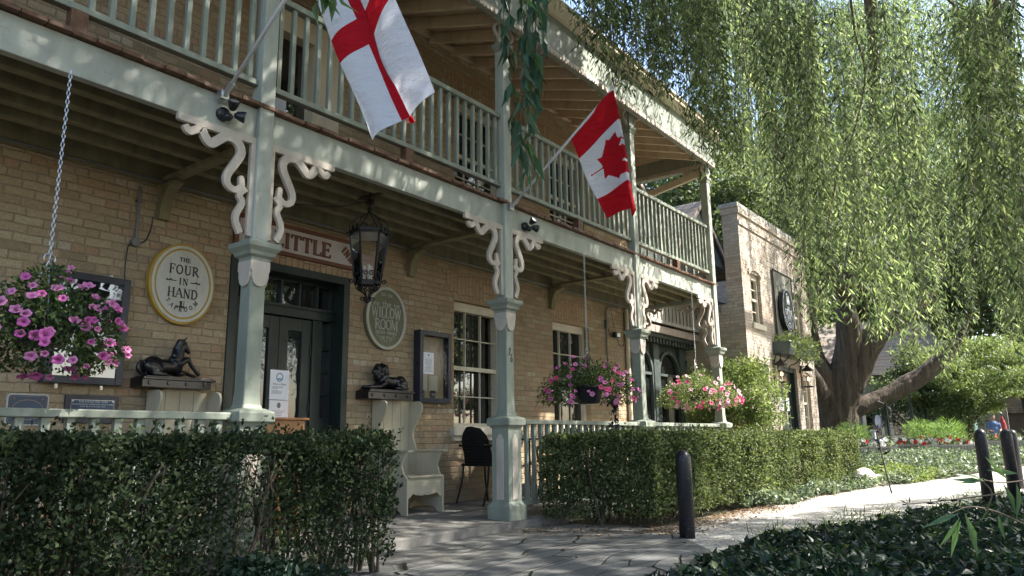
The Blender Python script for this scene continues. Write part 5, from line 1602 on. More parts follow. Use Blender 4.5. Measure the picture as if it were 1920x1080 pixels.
# ------------------------------------------------------------------ hedges and ground cover
def hedge(label, x0, x1, y0, y1, z1, nleaf, lf, mat, stems, hole=None, bot=.08, porous=.0, front=.75, skew=0.):
    t_ = thing('clipped_hedge', label, 'hedge')
    n_ = nleaf
    # leaves in a shell: front, top, near end, some inside
    k = RNG.random(n_)
    P_ = np.zeros((n_, 3))
    P_[:, 0] = RNG.uniform(x0, x1, n_); P_[:, 1] = RNG.uniform(y0, y1, n_); P_[:, 2] = bot+(z1-bot)*RNG.random(n_)**.8
    dep = np.abs(RNG.normal(0, .055, n_))
    a = k < front*.62; b_ = (k >= front*.62) & (k < front); c_ = (k >= front) & (k < front+.12)
    P_[a, 1] = y0+dep[a]; P_[b_, 2] = z1-dep[b_]; P_[c_, 0] = x0+dep[c_]
    # lumpy surface
    bump_ = np.array([mnoise.noise(Vector((q[0]*2.1, q[1]*2.1, q[2]*2.1)))+.5*mnoise.noise(Vector((q[0]*6, q[1]*6, q[2]*6))) for q in P_])
    P_[:, 1] += np.where(a, -bump_*.07, 0); P_[:, 2] += np.where(b_, bump_*.05+(RNG.random(n_) < .05)*RNG.random(n_)*.05, 0); P_[:, 0] += np.where(c_, -bump_*.06, 0)
    # rounded edges
    e = np.clip((P_[:, 2]-(z1-.16))/.16, 0, 1)**2*.11
    P_[a, 1] += e[a]; P_[c_, 0] += e[c_]
    P_[a, 1] += .05*np.sin(P_[a, 0]*2.3+1)+.03*np.sin(P_[a, 0]*5.1); P_[b_, 2] += .02*np.sin(P_[b_, 0]*1.9)-.07*np.clip((y0+.22-P_[b_, 1])/.22, 0, 1)**2
    P_[b_, 1] = np.maximum(P_[b_, 1], y0+.03); ce = np.clip((x0+.16-P_[:, 0])/.16, 0, 1)**2; P_[a, 1] += ce[a]*.09
    # young shoots standing out of the clipped face
    ns = n_//320; SH = []
    for q in range(ns):
        top_ = random.random() < .55; x = random.uniform(x0, x1)
        o_ = (x, random.uniform(y0+.02, y1), z1-.01) if top_ else (x, y0-.01, random.uniform(.25, z1))
        dv = Vector((random.gauss(0, .3), random.gauss(0, .3)-.1, 1.)) if top_ else Vector((random.gauss(0, .4), -.8, .7)); dv = dv.normalized()*random.uniform(.03, .11)
        for w2 in range(9): SH.append([o_[i]+dv[i]*w2/8+random.gauss(0, .008) for i in range(3)])
    SH = np.array(SH); m2 = len(SH)
    P_[n_-m2:] = SH
    sk = lambda x, y: x+(y1-y)*skew*np.clip((2.5-(x-x0))/2.5, 0, 1)
    P_[:, 0] = sk(P_[:, 0], P_[:, 1])
    keep = np.ones(n_, bool)
    g = np.array([mnoise.noise(Vector((q[0]*3.5+7, q[1]*3.5, q[2]*3.5))) for q in P_])
    low = 1-np.clip(P_[:, 2]/(z1*.65), 0, 1)
    keep &= ~((g > .22-porous*.3) & (RNG.random(n_) < .35+porous)) & (RNG.random(n_) > low*(.45+porous*.6))
    if hole is not None: keep &= RNG.random(n_) > hole(P_)
    P_ = P_[keep]; n_ = len(P_)
    D = rdir(n_, .35); D[:, 1] -= .25
    Nn = RNG.normal(size=(n_, 3)); Nn[:, 2] += 1.2; Nn[:, 1] -= .6
    leaves('foliage', P_, D, RNG.uniform(lf*.7, lf*1.3, n_), lf*.55, mat, t_, Nn=Nn)
    m_ = MB(); r = random.Random(int(x0*100))
    for i in range(stems):
        x = r.uniform(x0+.05, x1-.05); y = r.uniform(y0+.10, y1-.1); z = zg(x, y)-.02
        x = float(sk(x, y))
        for j in range(r.randint(1, 3)):
            P0 = [Vector((x, y, z))]; dx, dy = r.uniform(-.22, .22), r.uniform(-.2, .12)
            for q in range(1, 5): P0.append(Vector((x+dx*q/4+r.uniform(-.02, .02), y+dy*q/4+r.uniform(-.02, .02), z+(z1*.86)*q/4)))
            m_.tube(P0, [.012, .010, .008, .006, .003], 5, cap=False)
            for q in range(3):
                s0 = P0[r.randint(1, 3)]; m_.tube([s0, s0+Vector((r.uniform(-.18, .18), r.uniform(-.2, .1), r.uniform(.08, .25)))], [.005, .002], 4, cap=False)
    m_.build('stems', STEM, t_)
    return t_


def gap(P_):   # thin patch of the left hedge in front of the first post
    c_ = np.exp(-((P_[:, 0]-2.60)/.20)**2)*.80
    return c_*np.clip(1.1-np.clip((P_[:, 2]-.74)/.12, 0, 1)*.5, 0, 1)


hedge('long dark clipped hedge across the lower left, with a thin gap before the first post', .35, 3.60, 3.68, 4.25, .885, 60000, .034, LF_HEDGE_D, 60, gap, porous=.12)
hedge('long clipped hedge along the lane on the right, shaded near end and sunlit front', 6.24, 14.8, 3.38, 4.41, .885, 125000, .040, LF_HEDGE, 110, None, porous=.05, front=.80, skew=.48)


def cover(name, label, poly, n_, h, lf, mat, lumps=1.4, tall=None, cat='ground cover', ratio=.5, fold=0., lumph=1.):
    xs_ = [p[0] for p in poly]; ys_ = [p[1] for p in poly]; P_ = []
    cnt = 0
    X = RNG.uniform(min(xs_), max(xs_), n_*3); Y = RNG.uniform(min(ys_), max(ys_), n_*3)
    for x, y in zip(X, Y):
        if inpoly(x+.12*mnoise.noise(Vector((x*3, y*3, 5))), y+.12*mnoise.noise(Vector((x*3, y*3, 0))), poly):
            hh = h*(.55+.6*lumph*mnoise.noise(Vector((x*lumps, y*lumps, 1.7)))+.35*mnoise.noise(Vector((x*lumps*3, y*lumps*3, 4))))
            if tall: hh *= tall(x, y)
            P_.append((x, y, zg(x, y)+max(.005, hh)*random.random()**.45)); cnt += 1
            if cnt >= n_: break
    P_ = np.array(P_); n2 = len(P_)
    D = rdir(n2, .25, .6); Nn = RNG.normal(size=(n2, 3))*.7; Nn[:, 2] += 1.4
    o = leaves(name, P_, D, RNG.uniform(lf*.65, lf*1.35, n2), lf*ratio, mat, None, Nn=Nn, fold=fold)
    return tag(o, label, cat, kind='stuff')


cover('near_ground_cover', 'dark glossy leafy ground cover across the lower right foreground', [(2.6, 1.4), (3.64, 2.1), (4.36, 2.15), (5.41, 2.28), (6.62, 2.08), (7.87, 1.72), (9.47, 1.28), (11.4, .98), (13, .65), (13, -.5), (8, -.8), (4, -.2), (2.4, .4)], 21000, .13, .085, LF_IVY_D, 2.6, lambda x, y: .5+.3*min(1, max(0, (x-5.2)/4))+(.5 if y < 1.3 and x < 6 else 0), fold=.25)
cover('broad_leaf_weeds', 'scattered broader lighter leaves among the dark foreground cover', [(3.2, 1.3), (4.5, 2.0), (6, 2.2), (8, 1.6), (10.5, 1.0), (12, .3), (7, 0), (4, .2)], 600, .14, .075, LF_HEDGE_D, 1.2, ratio=.6, fold=.2)
cover('grass_tufts', 'thin grass blades scattered at the lane edges', [(5.6, 2.3), (6.6, 2.3), (8, 1.95), (9.6, 1.5), (12, 1.15), (12, .9), (9.4, 1.2), (7.8, 1.6), (6.4, 1.95)], 1500, .14, .13, LF_LIME, 1.2, ratio=.07)
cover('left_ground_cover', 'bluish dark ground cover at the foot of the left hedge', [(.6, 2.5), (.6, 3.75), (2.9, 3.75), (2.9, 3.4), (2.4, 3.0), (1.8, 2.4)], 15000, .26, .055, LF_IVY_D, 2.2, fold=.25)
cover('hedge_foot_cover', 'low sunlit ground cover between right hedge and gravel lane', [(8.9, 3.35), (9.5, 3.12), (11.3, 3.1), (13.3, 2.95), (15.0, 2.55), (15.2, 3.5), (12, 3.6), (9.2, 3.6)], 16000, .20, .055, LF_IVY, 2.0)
cover('variegated_cover', 'pale grey green variegated ground cover beyond the lane bend', [(14.9, 2.7), (17.3, 2.12), (19.6, 1.50), (24, .25), (32, -2.1), (34, 3), (28, 5.5), (24, 6.5), (19, 4.6), (15.2, 4.2)], 60000, .30, .085, LF_IVY, 1.0, lumph=.8)
cover('yellow_green_cover', 'yellow green low plants at the end of the right hedge', [(14.9, 2.62), (16.2, 2.35), (17.0, 2.6), (16.4, 3.3), (15.0, 3.6)], 5000, .30, .07, LF_LIME, 1.8)
# fallen leaves and litter on soil by the hedge foot
n_ = 2600; P_ = np.stack([RNG.uniform(6.2, 9.4, n_), 3.38-np.abs(RNG.normal(0, .22, n_)), np.full(n_, .012)], 1)
P_ = np.vstack([P_, np.stack([RNG.uniform(5.7, 7.0, 700), RNG.uniform(3.3, 4.45, 700), np.full(700, .012)], 1), np.stack([RNG.uniform(9, 15, 1500), 3.28-np.abs(RNG.normal(0, .16, 1500))-np.clip(0, 0, 1), np.full(1500, .012)], 1)])
Nn = RNG.normal(size=(len(P_), 3))*.25; Nn[:, 2] += 1
LITTER = leafmat('dry litter', (.08, .05, .03), (.22, .14, .08), (.36, .26, .17), .0, .9)
tag(leaves('leaf_litter', P_, rdir(len(P_), 0, .15), RNG.uniform(.015, .05, len(P_)), .018, LITTER, Nn=Nn), 'dry brown fallen leaves scattered at the hedge foot', 'leaf litter', kind='stuff')

# pale rock at the hedge end
m_ = MB(); m_.ell((13.85, 3.12, .06), (.30, .22, .24), 14, 10); m_.ell((14.15, 2.98, .03), (.20, .14, .15), 12, 8)
for i, v in enumerate(m_.v):
    k = 1+.18*mnoise.noise(Vector(v)*4); m_.v[i] = (13.9+(v[0]-13.9)*k, 3.1+(v[1]-3.1)*k, v[2]*k)
o = m_.build('boulder', ROCK, smooth=True); tag(o, 'pale pinkish boulder at the foot of the hedge by the lane', 'rock')
rm = o.modifiers.new('remesh', 'REMESH'); rm.mode = 'VOXEL'; rm.voxel_size = .03

# ------------------------------------------------------------------ bollards
RUST = paint('chipped black bollard paint', (.018, .017, .022), .38, .3, dirt=(.30, .29, .29))


def bollard(x, y, h, label, r=.067, lean=0.):
    t_ = MB()
    prof = [(-.1, r), (h-.10, r), (h-.065, r*.96), (h-.035, r*.80), (h-.012, r*.48), (h, .004)]
    t_.lathe(0, 0, prof, 24)
    o = t_.build('bollard', RUST, smooth=True); o.location = (x, y, 0); o.rotation_euler = (0, lean, 0)
    return tag(o, label, 'bollard', 'black steel bollards along the gravel lane')


bollard(6.20, 2.85, .74, 'single black bollard between paving and right hedge, with white scratches')
bollard(10.30, 1.02, .90, 'leftmost and nearest of the row of black bollards at the right edge')
bollard(11.25, .84, .90, 'second black bollard in the right edge row')
bollard(14.2, .98, .90, 'third and farthest black bollard in the right edge row')
bollard(11.6, .52, .90, 'black bollard cut by the right edge of the view')


# ------------------------------------------------------------------ flowers
def flower_mesh(name, mat, r=.030):
    V = []; F_ = []; rad = []
    V.append((0, 0, -.012)); rad.append(0); n_ = 20
    for ring, (k, z) in enumerate(((.28, -.002), (.65, .006), (1.0, .004))):
        for i in range(n_):
            a = 2*pi*i/n_; q = r*k*(1 if ring < 2 else (.86+.16*abs(cos(2.5*a))))
            V.append((q*cos(a), q*sin(a), z+(.003*cos(5*a) if ring == 2 else 0))); rad.append(k)
    for i in range(n_):
        j = (i+1) % n_
        F_.append((0, 1+i, 1+j))
        for q in (0, 1): F_.append((1+q*n_+i, 1+(q+1)*n_+i, 1+(q+1)*n_+j, 1+q*n_+j))
    me = bpy.data.meshes.new(name); me.from_pydata(V, [], F_); me.materials.append(mat)
    me.polygons.foreach_set('use_smooth', [True]*len(F_))
    a = me.attributes.new('rad', 'FLOAT', 'POINT'); a.data.foreach_set('value', np.array(rad, dtype=np.float32))
    return me


def basket(label, cx, cy, cz, rx, rz, nf, mats, nleaf, chain_top, fr=.030, seed=1, drop=0., leafmat_=None, bias=None, group='hanging petunia baskets along the verandah', pot=False):
    t_ = thing('hanging_basket', label, 'hanging basket', group)
    r = random.Random(seed)
    m_ = MB(); dz_ = 0 if pot else .07; m_.lathe(cx, cy, [(cz-.27+dz_*1.6, .105), (cz-.26+dz_*1.6, .125), (cz-.11+dz_, .165), (cz-.08+dz_, .178), (cz-.06+dz_, .172)], 20); m_.build('pot', BLACK, t_, smooth=False)
    # chain as separate oval links
    m_ = MB(); z = chain_top; k = 0
    while z > cz+.34:
        for q in range(1):
            pts_ = [(.009*cos(a), .017*sin(a)) for a in np.linspace(0, 2*pi, 9)]
            m_.tube([((cx+u) if k % 2 else cx, cy if k % 2 else (cy+u), z+v) for u, v in pts_], .0023, 4, cap=False)
        z -= .027; k += 1
    for a in (0.3, 2.4, 4.5): m_.tube([(cx, cy, z+.01), (cx+.165*cos(a), cy+.165*sin(a), cz-.03)], .002, 4)
    m_.tube([(cx+.03*cos(a), cy, z+.02+.03*sin(a)) for a in np.linspace(-1, 3.6, 10)], .003, 5)
    m_.build('chain', STEEL, t_)
    # foliage: arching trailing shoots
    n_ = nleaf; U_ = RNG.normal(size=(n_, 3)); U_ /= np.linalg.norm(U_, axis=1)[:, None]
    rr = RNG.random(n_)**.42
    P_ = np.stack([cx+U_[:, 0]*rx*rr, cy+U_[:, 1]*rx*rr, cz+U_[:, 2]*rz*rr], 1)
    rad_ = np.hypot(P_[:, 0]-cx, P_[:, 1]-cy)/rx
    P_[:, 2] -= .16*rad_**2*(1+drop)
    nz_ = np.array([mnoise.noise(Vector(q)*5) for q in P_]); k_ = (nz_ > -.22) | (rr < .6)
    k_ &= ~((rad_ < .5) & (P_[:, 2] < cz-.05) & (RNG.random(n_) < .9))
    if pot: k_ &= ~((np.abs(P_[:, 0]*.61-P_[:, 1]*.79-(cx*.61-cy*.79)) < .17) & (P_[:, 2] < cz-.07) & (RNG.random(n_) < .93))
    P_ = P_[k_]; U_ = U_[k_]
    leaves('foliage', P_, U_*.7+rdir(len(P_), -.15), RNG.uniform(.022, .045, len(P_)), .016, leafmat_ or LF_BASK, t_)
    mes = [flower_mesh('petunia_flower', m, fr) for m in mats]
    for i in range(nf):
        for _ in range(30):
            d = Vector((r.gauss(0, 1), r.gauss(0, 1), r.gauss(.15, .8))).normalized()
            p = Vector((cx+d.x*rx, cy+d.y*rx, cz+d.z*rz)); p.z -= .16*(d.x**2+d.y**2)*(1+drop)
            # most blooms face the light and the lane
            if pot and abs(d.x*.61-d.y*.79) < .38 and d.z < -.15: continue
            if d.y < .45 and (bias is None or r.random() < bias(d)): break
        p += d*r.uniform(-.05, .035)
        o = bpy.data.objects.new('petunia_flower', mes[r.choice([0, 0, 1, 1] + list(range(len(mes))))]); COL.objects.link(o); o.parent = t_
        dd_ = (d*.9+Vector((-.30, -.65, .10))+Vector((r.gauss(0, .3), r.gauss(0, .3), r.gauss(0, .3)))).normalized()
        o.location = p; o.rotation_euler = dd_.to_track_quat('Z', 'Y').to_euler(); s_ = r.uniform(.62, 1.15); o.scale = (s_, s_*r.uniform(.75, 1.), s_*r.uniform(1., 2.2))
    m_ = MB()
    for i in range(26):
        a = r.uniform(0, 2*pi); q = rx*r.uniform(.85, 1.08)
        m_.tube(smoothline([(cx+.1*cos(a), cy+.1*sin(a), cz), (cx+q*.6*cos(a), cy+q*.6*sin(a), cz+rz*.3*r.uniform(-.5, 1)), (cx+q*cos(a), cy+q*sin(a), cz-.22*r.uniform(.4, 1.5))], 4), .002, 4, cap=False)
    m_.build('stems', STEM, t_)
    return t_


basket('nearest basket of magenta petunias hanging at the far left over the porch rail', 1.69, 4.55, 1.54, .41, .30, 99, [P_MAG, P_PINK], 7600, 3.02, .031, 3)
b2 = basket('middle basket of magenta petunias with black pot and trailing purple vine', 7.45, 4.55, 1.50, .60, .27, 88, [P_MAG, P_PINK, P_HOT], 8000, 3.02, .030, 4, pot=True)
basket('sunlit basket of pale pink petunias at the porch end, before the arched windows', 10.42, 4.50, 1.52, .60, .24, 98, [P_PALE, P_HOT, P_PALE], 8000, 3.02, .036, 5, leafmat_=LF_LIME)
m_ = MB()
pts_ = smoothline([(7.62, 4.42, 1.45), (7.66, 4.36, 1.25), (7.68, 4.34, 1.0), (7.70, 4.33, .82)], 8)
m_.tube(pts_, .004, 5); m_.build('trailing_stem', STEM, b2)
P_ = []
for q in range(150): P_.append(tuple(pts_[random.randrange(len(pts_))]+Vector((random.gauss(0, .03), random.gauss(0, .03), random.gauss(0, .02)))))
leaves('purple_vine', P_, rdir(150, -.5), RNG.uniform(.05, .09, 150), .035, LF_PURP, b2)

# ------------------------------------------------------------------ planters, lamp stand, far garden
def planter(label, x0, x1, y, h, z=None, white=.5, rz=0., n_=26, fern=True):
    xm = (x0+x1)/2; z = zg(xm, y)-.02 if z is None else z; L = (x1-x0)/2
    t_ = thing('flower_trough', label, 'planter', 'fluted troughs of red and white flowers', (xm, y, z), rz)
    m_ = MB(); m_.prism([(-.19, h), (-.15, 0), (.15, 0), (.19, h)], lambda u, v, d: (d, u, v), -L, L)
    k = int(L*2/.09)
    for i in range(k): u = -L+.045+i*.09; m_.beam((u, -.20, h), (u, -.165, .03), .035, .02)
    m_.box(-L-.01, L+.01, -.215, -.185, h-.03, h+.01)
    m_.build('trough', paint('fluted stone trough', (.46, .42, .38), .85, .2), t_)
    q = int(700*L); P_ = np.stack([RNG.uniform(-L, L, q), RNG.normal(0, .11, q), h+np.abs(RNG.normal(0, .13, q))], 1)
    leaves('foliage', P_, rdir(q, .5), RNG.uniform(.05, .10, q), .04, LF_HEDGE, t_)
    if fern:
        q = 1500; a = RNG.uniform(0, 2*pi, q); rr = RNG.random(q)**.5
        P_ = np.stack([rr*.42*np.cos(a), rr*.3*np.sin(a), h+.15+RNG.random(q)*.62*(1-rr*.4)], 1)
        leaves('feathery_plant', P_, np.stack([np.cos(a), np.sin(a), np.full(q, .8)], 1), RNG.uniform(.10, .2, q), .008, LF_FERN, t_)
    ms = {}
    for i in range(n_):
        key = 'w' if RNG.random() < white else 'r'
        if key not in ms: ms[key] = flower_mesh('geranium_flower', P_WHITE if key == 'w' else P_RED, .065)
        o = bpy.data.objects.new('geranium_flower', ms[key]); COL.objects.link(o); o.parent = t_
        o.location = (RNG.uniform(-L, L), RNG.uniform(-.22, .05), h+RNG.uniform(.02, .22))
        o.rotation_euler = Vector((RNG.normal(0, .4)-.5, -1, .5)).to_track_quat('Z', 'Y').to_euler()
    return t_


def gpt(px, dist):    # ground spot in direction px at forward distance
    q = at_dist(px, 815, dist); return q[0], q[1]


a_ = gpt(1600, 21.4); planter('fluted trough of white flowers and feathery plants before the willow trunk', a_[0]-1.1, a_[0]+1.1, a_[1], .34, rz=-.95, white=.85, n_=34)
a_ = gpt(1727, 22); planter('fluted trough of red and white flowers, leftmost of the right pair', a_[0]-.9, a_[0]+.9, a_[1], .34, rz=-.95, white=.45)
a_ = gpt(1778, 21.2); planter('fluted trough of red and white flowers with large white blooms at its right end', a_[0]-.8, a_[0]+.8, a_[1], .34, rz=-.95, white=.6)
a_ = gpt(1868, 24); planter('plain pale trough seen between the right edge bollards', a_[0]-.8, a_[0]+.8, a_[1], .38, rz=-.95, fern=False, n_=2)

q = gpt(1667, 22.5); z = zg(*q)
t_ = thing('garden_lantern', 'thin black garden lantern post with round plaque before the willow trunk', 'lantern post')
m_ = MB(); m_.tube([(q[0], q[1], z), (q[0], q[1], z+1.55)], .03, 8); m_.tube(smoothline([(q[0], q[1], z+1.5), (q[0]-.15, q[1]+.18, z+1.62), (q[0]-.2, q[1]+.22, z+1.5)], 4), .014, 6); m_.build('post', IRON, t_)
m_ = MB(); m_.tube([(q[0]-.22, q[1]+.20, z+1.0), (q[0]-.20, q[1]+.24, z+1.0)], .17, 16, sq=1.2); m_.build('plaque', plain('blue grey enamel', (.075, .085, .13), .5), t_)
q = gpt(1714, 25); z = zg(*q)
t_ = thing('garden_lamp', 'slim dark garden lamp with glass head among the far bushes', 'lamp')
m_ = MB(); m_.tube([(q[0], q[1], z), (q[0], q[1], z+2.0)], .035, 8); m_.build('post', IRON, t_)
m_ = MB(); m_.lathe(q[0], q[1], [(z+2.0, .06), (z+2.2, .13), (z+2.25, .15), (z+2.38, .02)], 8); m_.build('lamp_head', BOARDW, t_)
q = gpt(1638, 22); z = zg(*q)
m_ = MB(); m_.box(q[0]-.07, q[0]+.07, q[1]-.05, q[1]+.05, z, z+.72); m_.box(q[0]-.10, q[0]+.10, q[1]-.07, q[1]+.07, z+.72, z+.78)
tag(m_.build('marker_post', paint('pale marker post', (.55, .58, .60), .5), bevel=.01), 'short pale square post between the flower troughs', 'post')

# cottage behind the willow
ct = thing('garden_cottage', 'grey green cottage with white framed windows and shingle roof behind the willow', 'house')
c0 = at_dist(1655, 815, 31); cx, cy = c0[0], c0[1]
CG = paint('cottage wall', (.20, .225, .17), .8, .15)
R_ = Matrix.Rotation(radians(-52), 4, 'Z')
def cbx(m_, x0, x1, y0, y1, z0, z1):
    n0 = len(m_.v); m_.box(x0, x1, y0, y1, z0, z1)
    for i in range(n0, len(m_.v)): v = R_ @ Vector(m_.v[i]); m_.v[i] = (cx+v.x, cy+v.y, v.z)
m_ = MB(); cbx(m_, -3.2, 3.2, 0, 4, 0, 3.4); m_.build('wall', CG, ct)
m_ = MB(); n0 = 0
m_.prism([(-.4, 3.3), (2.0, 5.9), (4.4, 3.3), (2, 5.75)], lambda u, v, d: (d, u, v), -3.5, 3.5)
for i in range(len(m_.v)): v = R_ @ Vector(m_.v[i]); m_.v[i] = (cx+v.x, cy+v.y, v.z)
m_.build('roof', brick('cottage shingles', [(0, (.20, .18, .16)), (1., (.36, .32, .29))], (.09, .08, .075), H=.16, L=.35), ct)
for u in (-.35, .75):
    f = MB()
    for (a, b_, c_, d_) in ((u-.42, u-.30, .7, 2.1), (u+.30, u+.42, .7, 2.1), (u-.30, u+.30, 1.98, 2.1), (u-.30, u+.30, .7, .82)): cbx(f, a, b_, -.06, .0, c_, d_)
    fr = f.build('window', WHITEW, ct)
    g = MB(); cbx(g, u-.30, u+.30, -.03, -.01, .82, 1.98); g.build('pane', GLASS, fr)

sh = thing('teal_cottage', 'teal painted low building behind the pale green small tree', 'house')
c0 = at_dist(1790, 815, 36)
m_ = MB(); m_.box(c0[0]-.2, c0[0]+3, c0[1]-.7, c0[1]+1.6, .2, 2.3); m_.build('wall', paint('teal wall', (.11, .19, .19), .7), sh)
m_ = MB(); m_.prism([(c0[1]-1.1, 2.2), (c0[1]+2.0, 2.2), (c0[1]+.45, 3.4)], lambda u, v, d: (d, u, v), c0[0]-.5, c0[0]+3.3); m_.build('roof', SHING, sh)
sh = thing('dark_shed', 'dark boarded shed with shingle roof at the far right edge', 'shed')
c0 = at_dist(1905, 815, 42)
m_ = MB(); m_.box(c0[0], c0[0]+4, c0[1]-3, c0[1]+1.2, .2, 2.2); m_.build('wall', wood('dark boards', (.06, .045, .035), (.13, .10, .08)), sh)
m_ = MB(); m_.prism([(c0[1]-3.6, 1.95), (c0[1]+1.7, 1.95), (c0[1]-1, 3.4)], lambda u, v, d: (d, u, v), c0[0]-.6, c0[0]+4.4); m_.build('roof', SHING, sh)
c0 = at_dist(1862, 815, 38)
t_ = thing('garden_gate', 'tall grey wooden gate panel between the far bollards', 'gate')
m_ = MB()
for i in range(6): m_.box(c0[0], c0[0]+.04, c0[1]-.62+i*.21, c0[1]-.44+i*.21, .35, 2.25)
m_.build('boards', GWOOD, t_)
m_ = MB(); m_.box(c0[0]-.05, c0[0]+.05, c0[1]-.74, c0[1]-.62, .3, 2.35); m_.box(c0[0]-.05, c0[0]+.05, c0[1]+.63, c0[1]+.75, .3, 2.35); m_.build('frame', GWOOD, t_)

# red metal garden chair and a seated far visitor
q = gpt(1822, 27); z = zg(*q)
t_ = thing('garden_chair', 'small red metal garden chair left of the right edge bollards', 'chair', None, (q[0], q[1], z), -.6)
RM = plain('red metal', (.42, .02, .02), .4)
for sx in (-1, 1):
    for sy in (-1, 1):
        m_ = MB(); m_.tube([(sx*.24, sy*.22, 0), (sx*.23, sy*.21, .46 if sy < 0 else .9)], .018, 6); m_.build('leg', RM, t_)
m_ = MB(); m_.box(-.25, .25, -.24, .24, .44, .47); m_.build('seat', RM, t_)
m_ = MB(); m_.box(-.25, .25, .20, .225, .82, .90); m_.box(-.25, .25, .20, .225, .62, .66); m_.build('backrest', RM, t_)


def person(label, q, z, rz, top, pants, sit=True, hat=None):
    t_ = thing('person', label, 'person', None, (q[0], q[1], z), rz)
    m_ = MB()
    hz = .48 if sit else .92
    m_.ell((0, 0, hz+.02), (.17, .14, .13)); m_.ell((0, 0, hz+.22), (.16, .11, .20)); m_.ell((0, .0, hz+.42), (.19, .11, .13)); m_.tube([(0, 0, hz+.5), (0, -.01, hz+.62)], .055, 8)
    m_.ell((0, -.02, hz+.71), (.078, .095, .115)); m_.ell((0, -.115, hz+.70), (.012, .02, .018))
    for s_ in (-1, 1):
        m_.tube([(s_*.18, 0, hz+.47), (s_*.23, -.04, hz+.22), (s_*.15, -.26, hz+.16), (s_*.12, -.32, hz+.16)], [.052, .042, .032, .026], 8)
        for f_ in range(4): m_.tube([(s_*(.10+.018*f_), -.31, hz+.16), (s_*(.10+.018*f_), -.385, hz+.145)], [.009, .007], 5)
        m_.tube([(s_*.085, -.29, hz+.17), (s_*.06, -.34, hz+.165)], [.010, .008], 5)
        if sit: m_.tube([(s_*.09, 0, hz), (s_*.11, -.40, hz+.02), (s_*.11, -.42, .08), (s_*.11, -.50, .04)], [.085, .062, .042, .035], 8)
        else: m_.tube([(s_*.09, 0, hz), (s_*.10, -.02, .48), (s_*.10, .0, .07), (s_*.10, -.12, .04)], [.085, .06, .042, .035], 8)
    sculpt('body', m_, plain('skin', (.50, .30, .22), .6), t_, .02, 2)
    m_ = MB(); m_.ell((0, 0, hz+.22), (.185, .135, .23)); m_.ell((0, 0, hz+.42), (.212, .13, .145))
    for s_ in (-1, 1): m_.tube([(s_*.18, 0, hz+.47), (s_*.225, -.03, hz+.26)], [.07, .06], 8)
    sculpt('shirt', m_, plain('shirt', top, .8), t_, .02, 2)
    m_ = MB(); m_.ell((0, 0, hz), (.185, .155, .14))
    for s_ in (-1, 1): m_.tube([(s_*.09, 0, hz), (s_*.11, -.40 if sit else -.02, (hz+.02) if sit else .5)] + ([(s_*.11, -.42, .30)] if sit else []), [.10, .078] + ([.07] if sit else []), 8)
    sculpt('trousers', m_, plain('trousers', pants, .8), t_, .02, 2)
    m_ = MB(); m_.ell((0, .0, hz+.755), (.088, .105, .095)); m_.build('hair', plain('hair', (.30, .22, .16), .8), t_, smooth=True)
    return t_


q = gpt(1865, 30)
person('person in blue top seated at the far garden between the right edge bollards', q, zg(*q)+.05, -1.2, (.10, .17, .33), (.25, .26, .32))
q = gpt(1883, 31)
t_ = thing('garden_parasol', 'small closed red parasol showing above the second right edge bollard', 'parasol')
m_ = MB(); m_.tube([(q[0], q[1], zg(*q)), (q[0], q[1], 1.5)], .03, 8); m_.build('pole', GREYM, t_)
m_ = MB(); m_.lathe(q[0], q[1], [(.95, .10), (1.05, .13), (1.3, .10), (1.55, .02)], 12); m_.build('canopy', RM, t_)


# ------------------------------------------------------------------ small trees and shrubs
def blob_crown(name, parent, c, r, n_, lf, mat, nclump, seed, ratio=.5, cl=.32, flat=.8, zbias=0.1, holes=.0):
    rg = np.random.default_rng(seed)
    C = rg.normal(size=(nclump, 3)); C /= np.linalg.norm(C, axis=1)[:, None]; C *= (rg.random(nclump)**.38)[:, None]
    C = C*np.array(r)+np.array(c)
    idx = rg.integers(0, nclump, n_); s_ = np.array(r).mean()*cl*(.6+.8*rg.random(nclump))
    O_ = rg.normal(size=(n_, 3)); O_ /= np.linalg.norm(O_, axis=1)[:, None]; O_ *= (rg.random(n_)**.5)[:, None]; O_[:, 2] *= flat
    P_ = C[idx]+O_*s_[idx][:, None]
    D = rg.normal(size=(n_, 3)); D[:, 2] += zbias*3
    Nn = rg.normal(size=(n_, 3)); Nn[:, 2] += .8
    return leaves(name, P_, D, rg.uniform(lf*.7, lf*1.3, n_), lf*ratio, mat, parent, Nn=Nn, rnd=np.clip(rg.random(n_)*.6+rg.random(nclump)[idx]*.4, 0, 1)), C


def limbs(parent, base, tips, r0, mat, name='trunk', fork=.4, seed=1, n_=8):
    rg = random.Random(seed); m_ = MB(); base = Vector(base)
    top = Vector((sum(t[0] for t in tips)/len(tips), sum(t[1] for t in tips)/len(tips), sum(t[2] for t in tips)/len(tips)))
    f = base.lerp(top, fork); f.x = base.x*.7+f.x*.3; f.y = base.y*.7+f.y*.3
    m_.tube(smoothline([base-Vector((0, 0, .1)), base+Vector((0, 0, .15)), base.lerp(f, .5)+Vector((rg.uniform(-.1, .1), rg.uniform(-.1, .1), 0))*r0*4, f], 3), [r0*1.5, r0*1.25, r0*1.1, r0, r0*.98, r0*.95, r0*.9, r0*.87, r0*.85, r0*.85], n_)
    for t in tips:
        t = Vector(t); k = f.lerp(t, .5)+Vector((rg.uniform(-1, 1), rg.uniform(-1, 1), rg.uniform(0, 1)))*(t-f).length*.10
        m_.tube(smoothline([f-Vector((0, 0, r0)), f.lerp(k, .5), k, t], 3), list(np.linspace(r0*.62, r0*.12, 10)), n_)
    return m_.build(name, mat, parent, smooth=True)


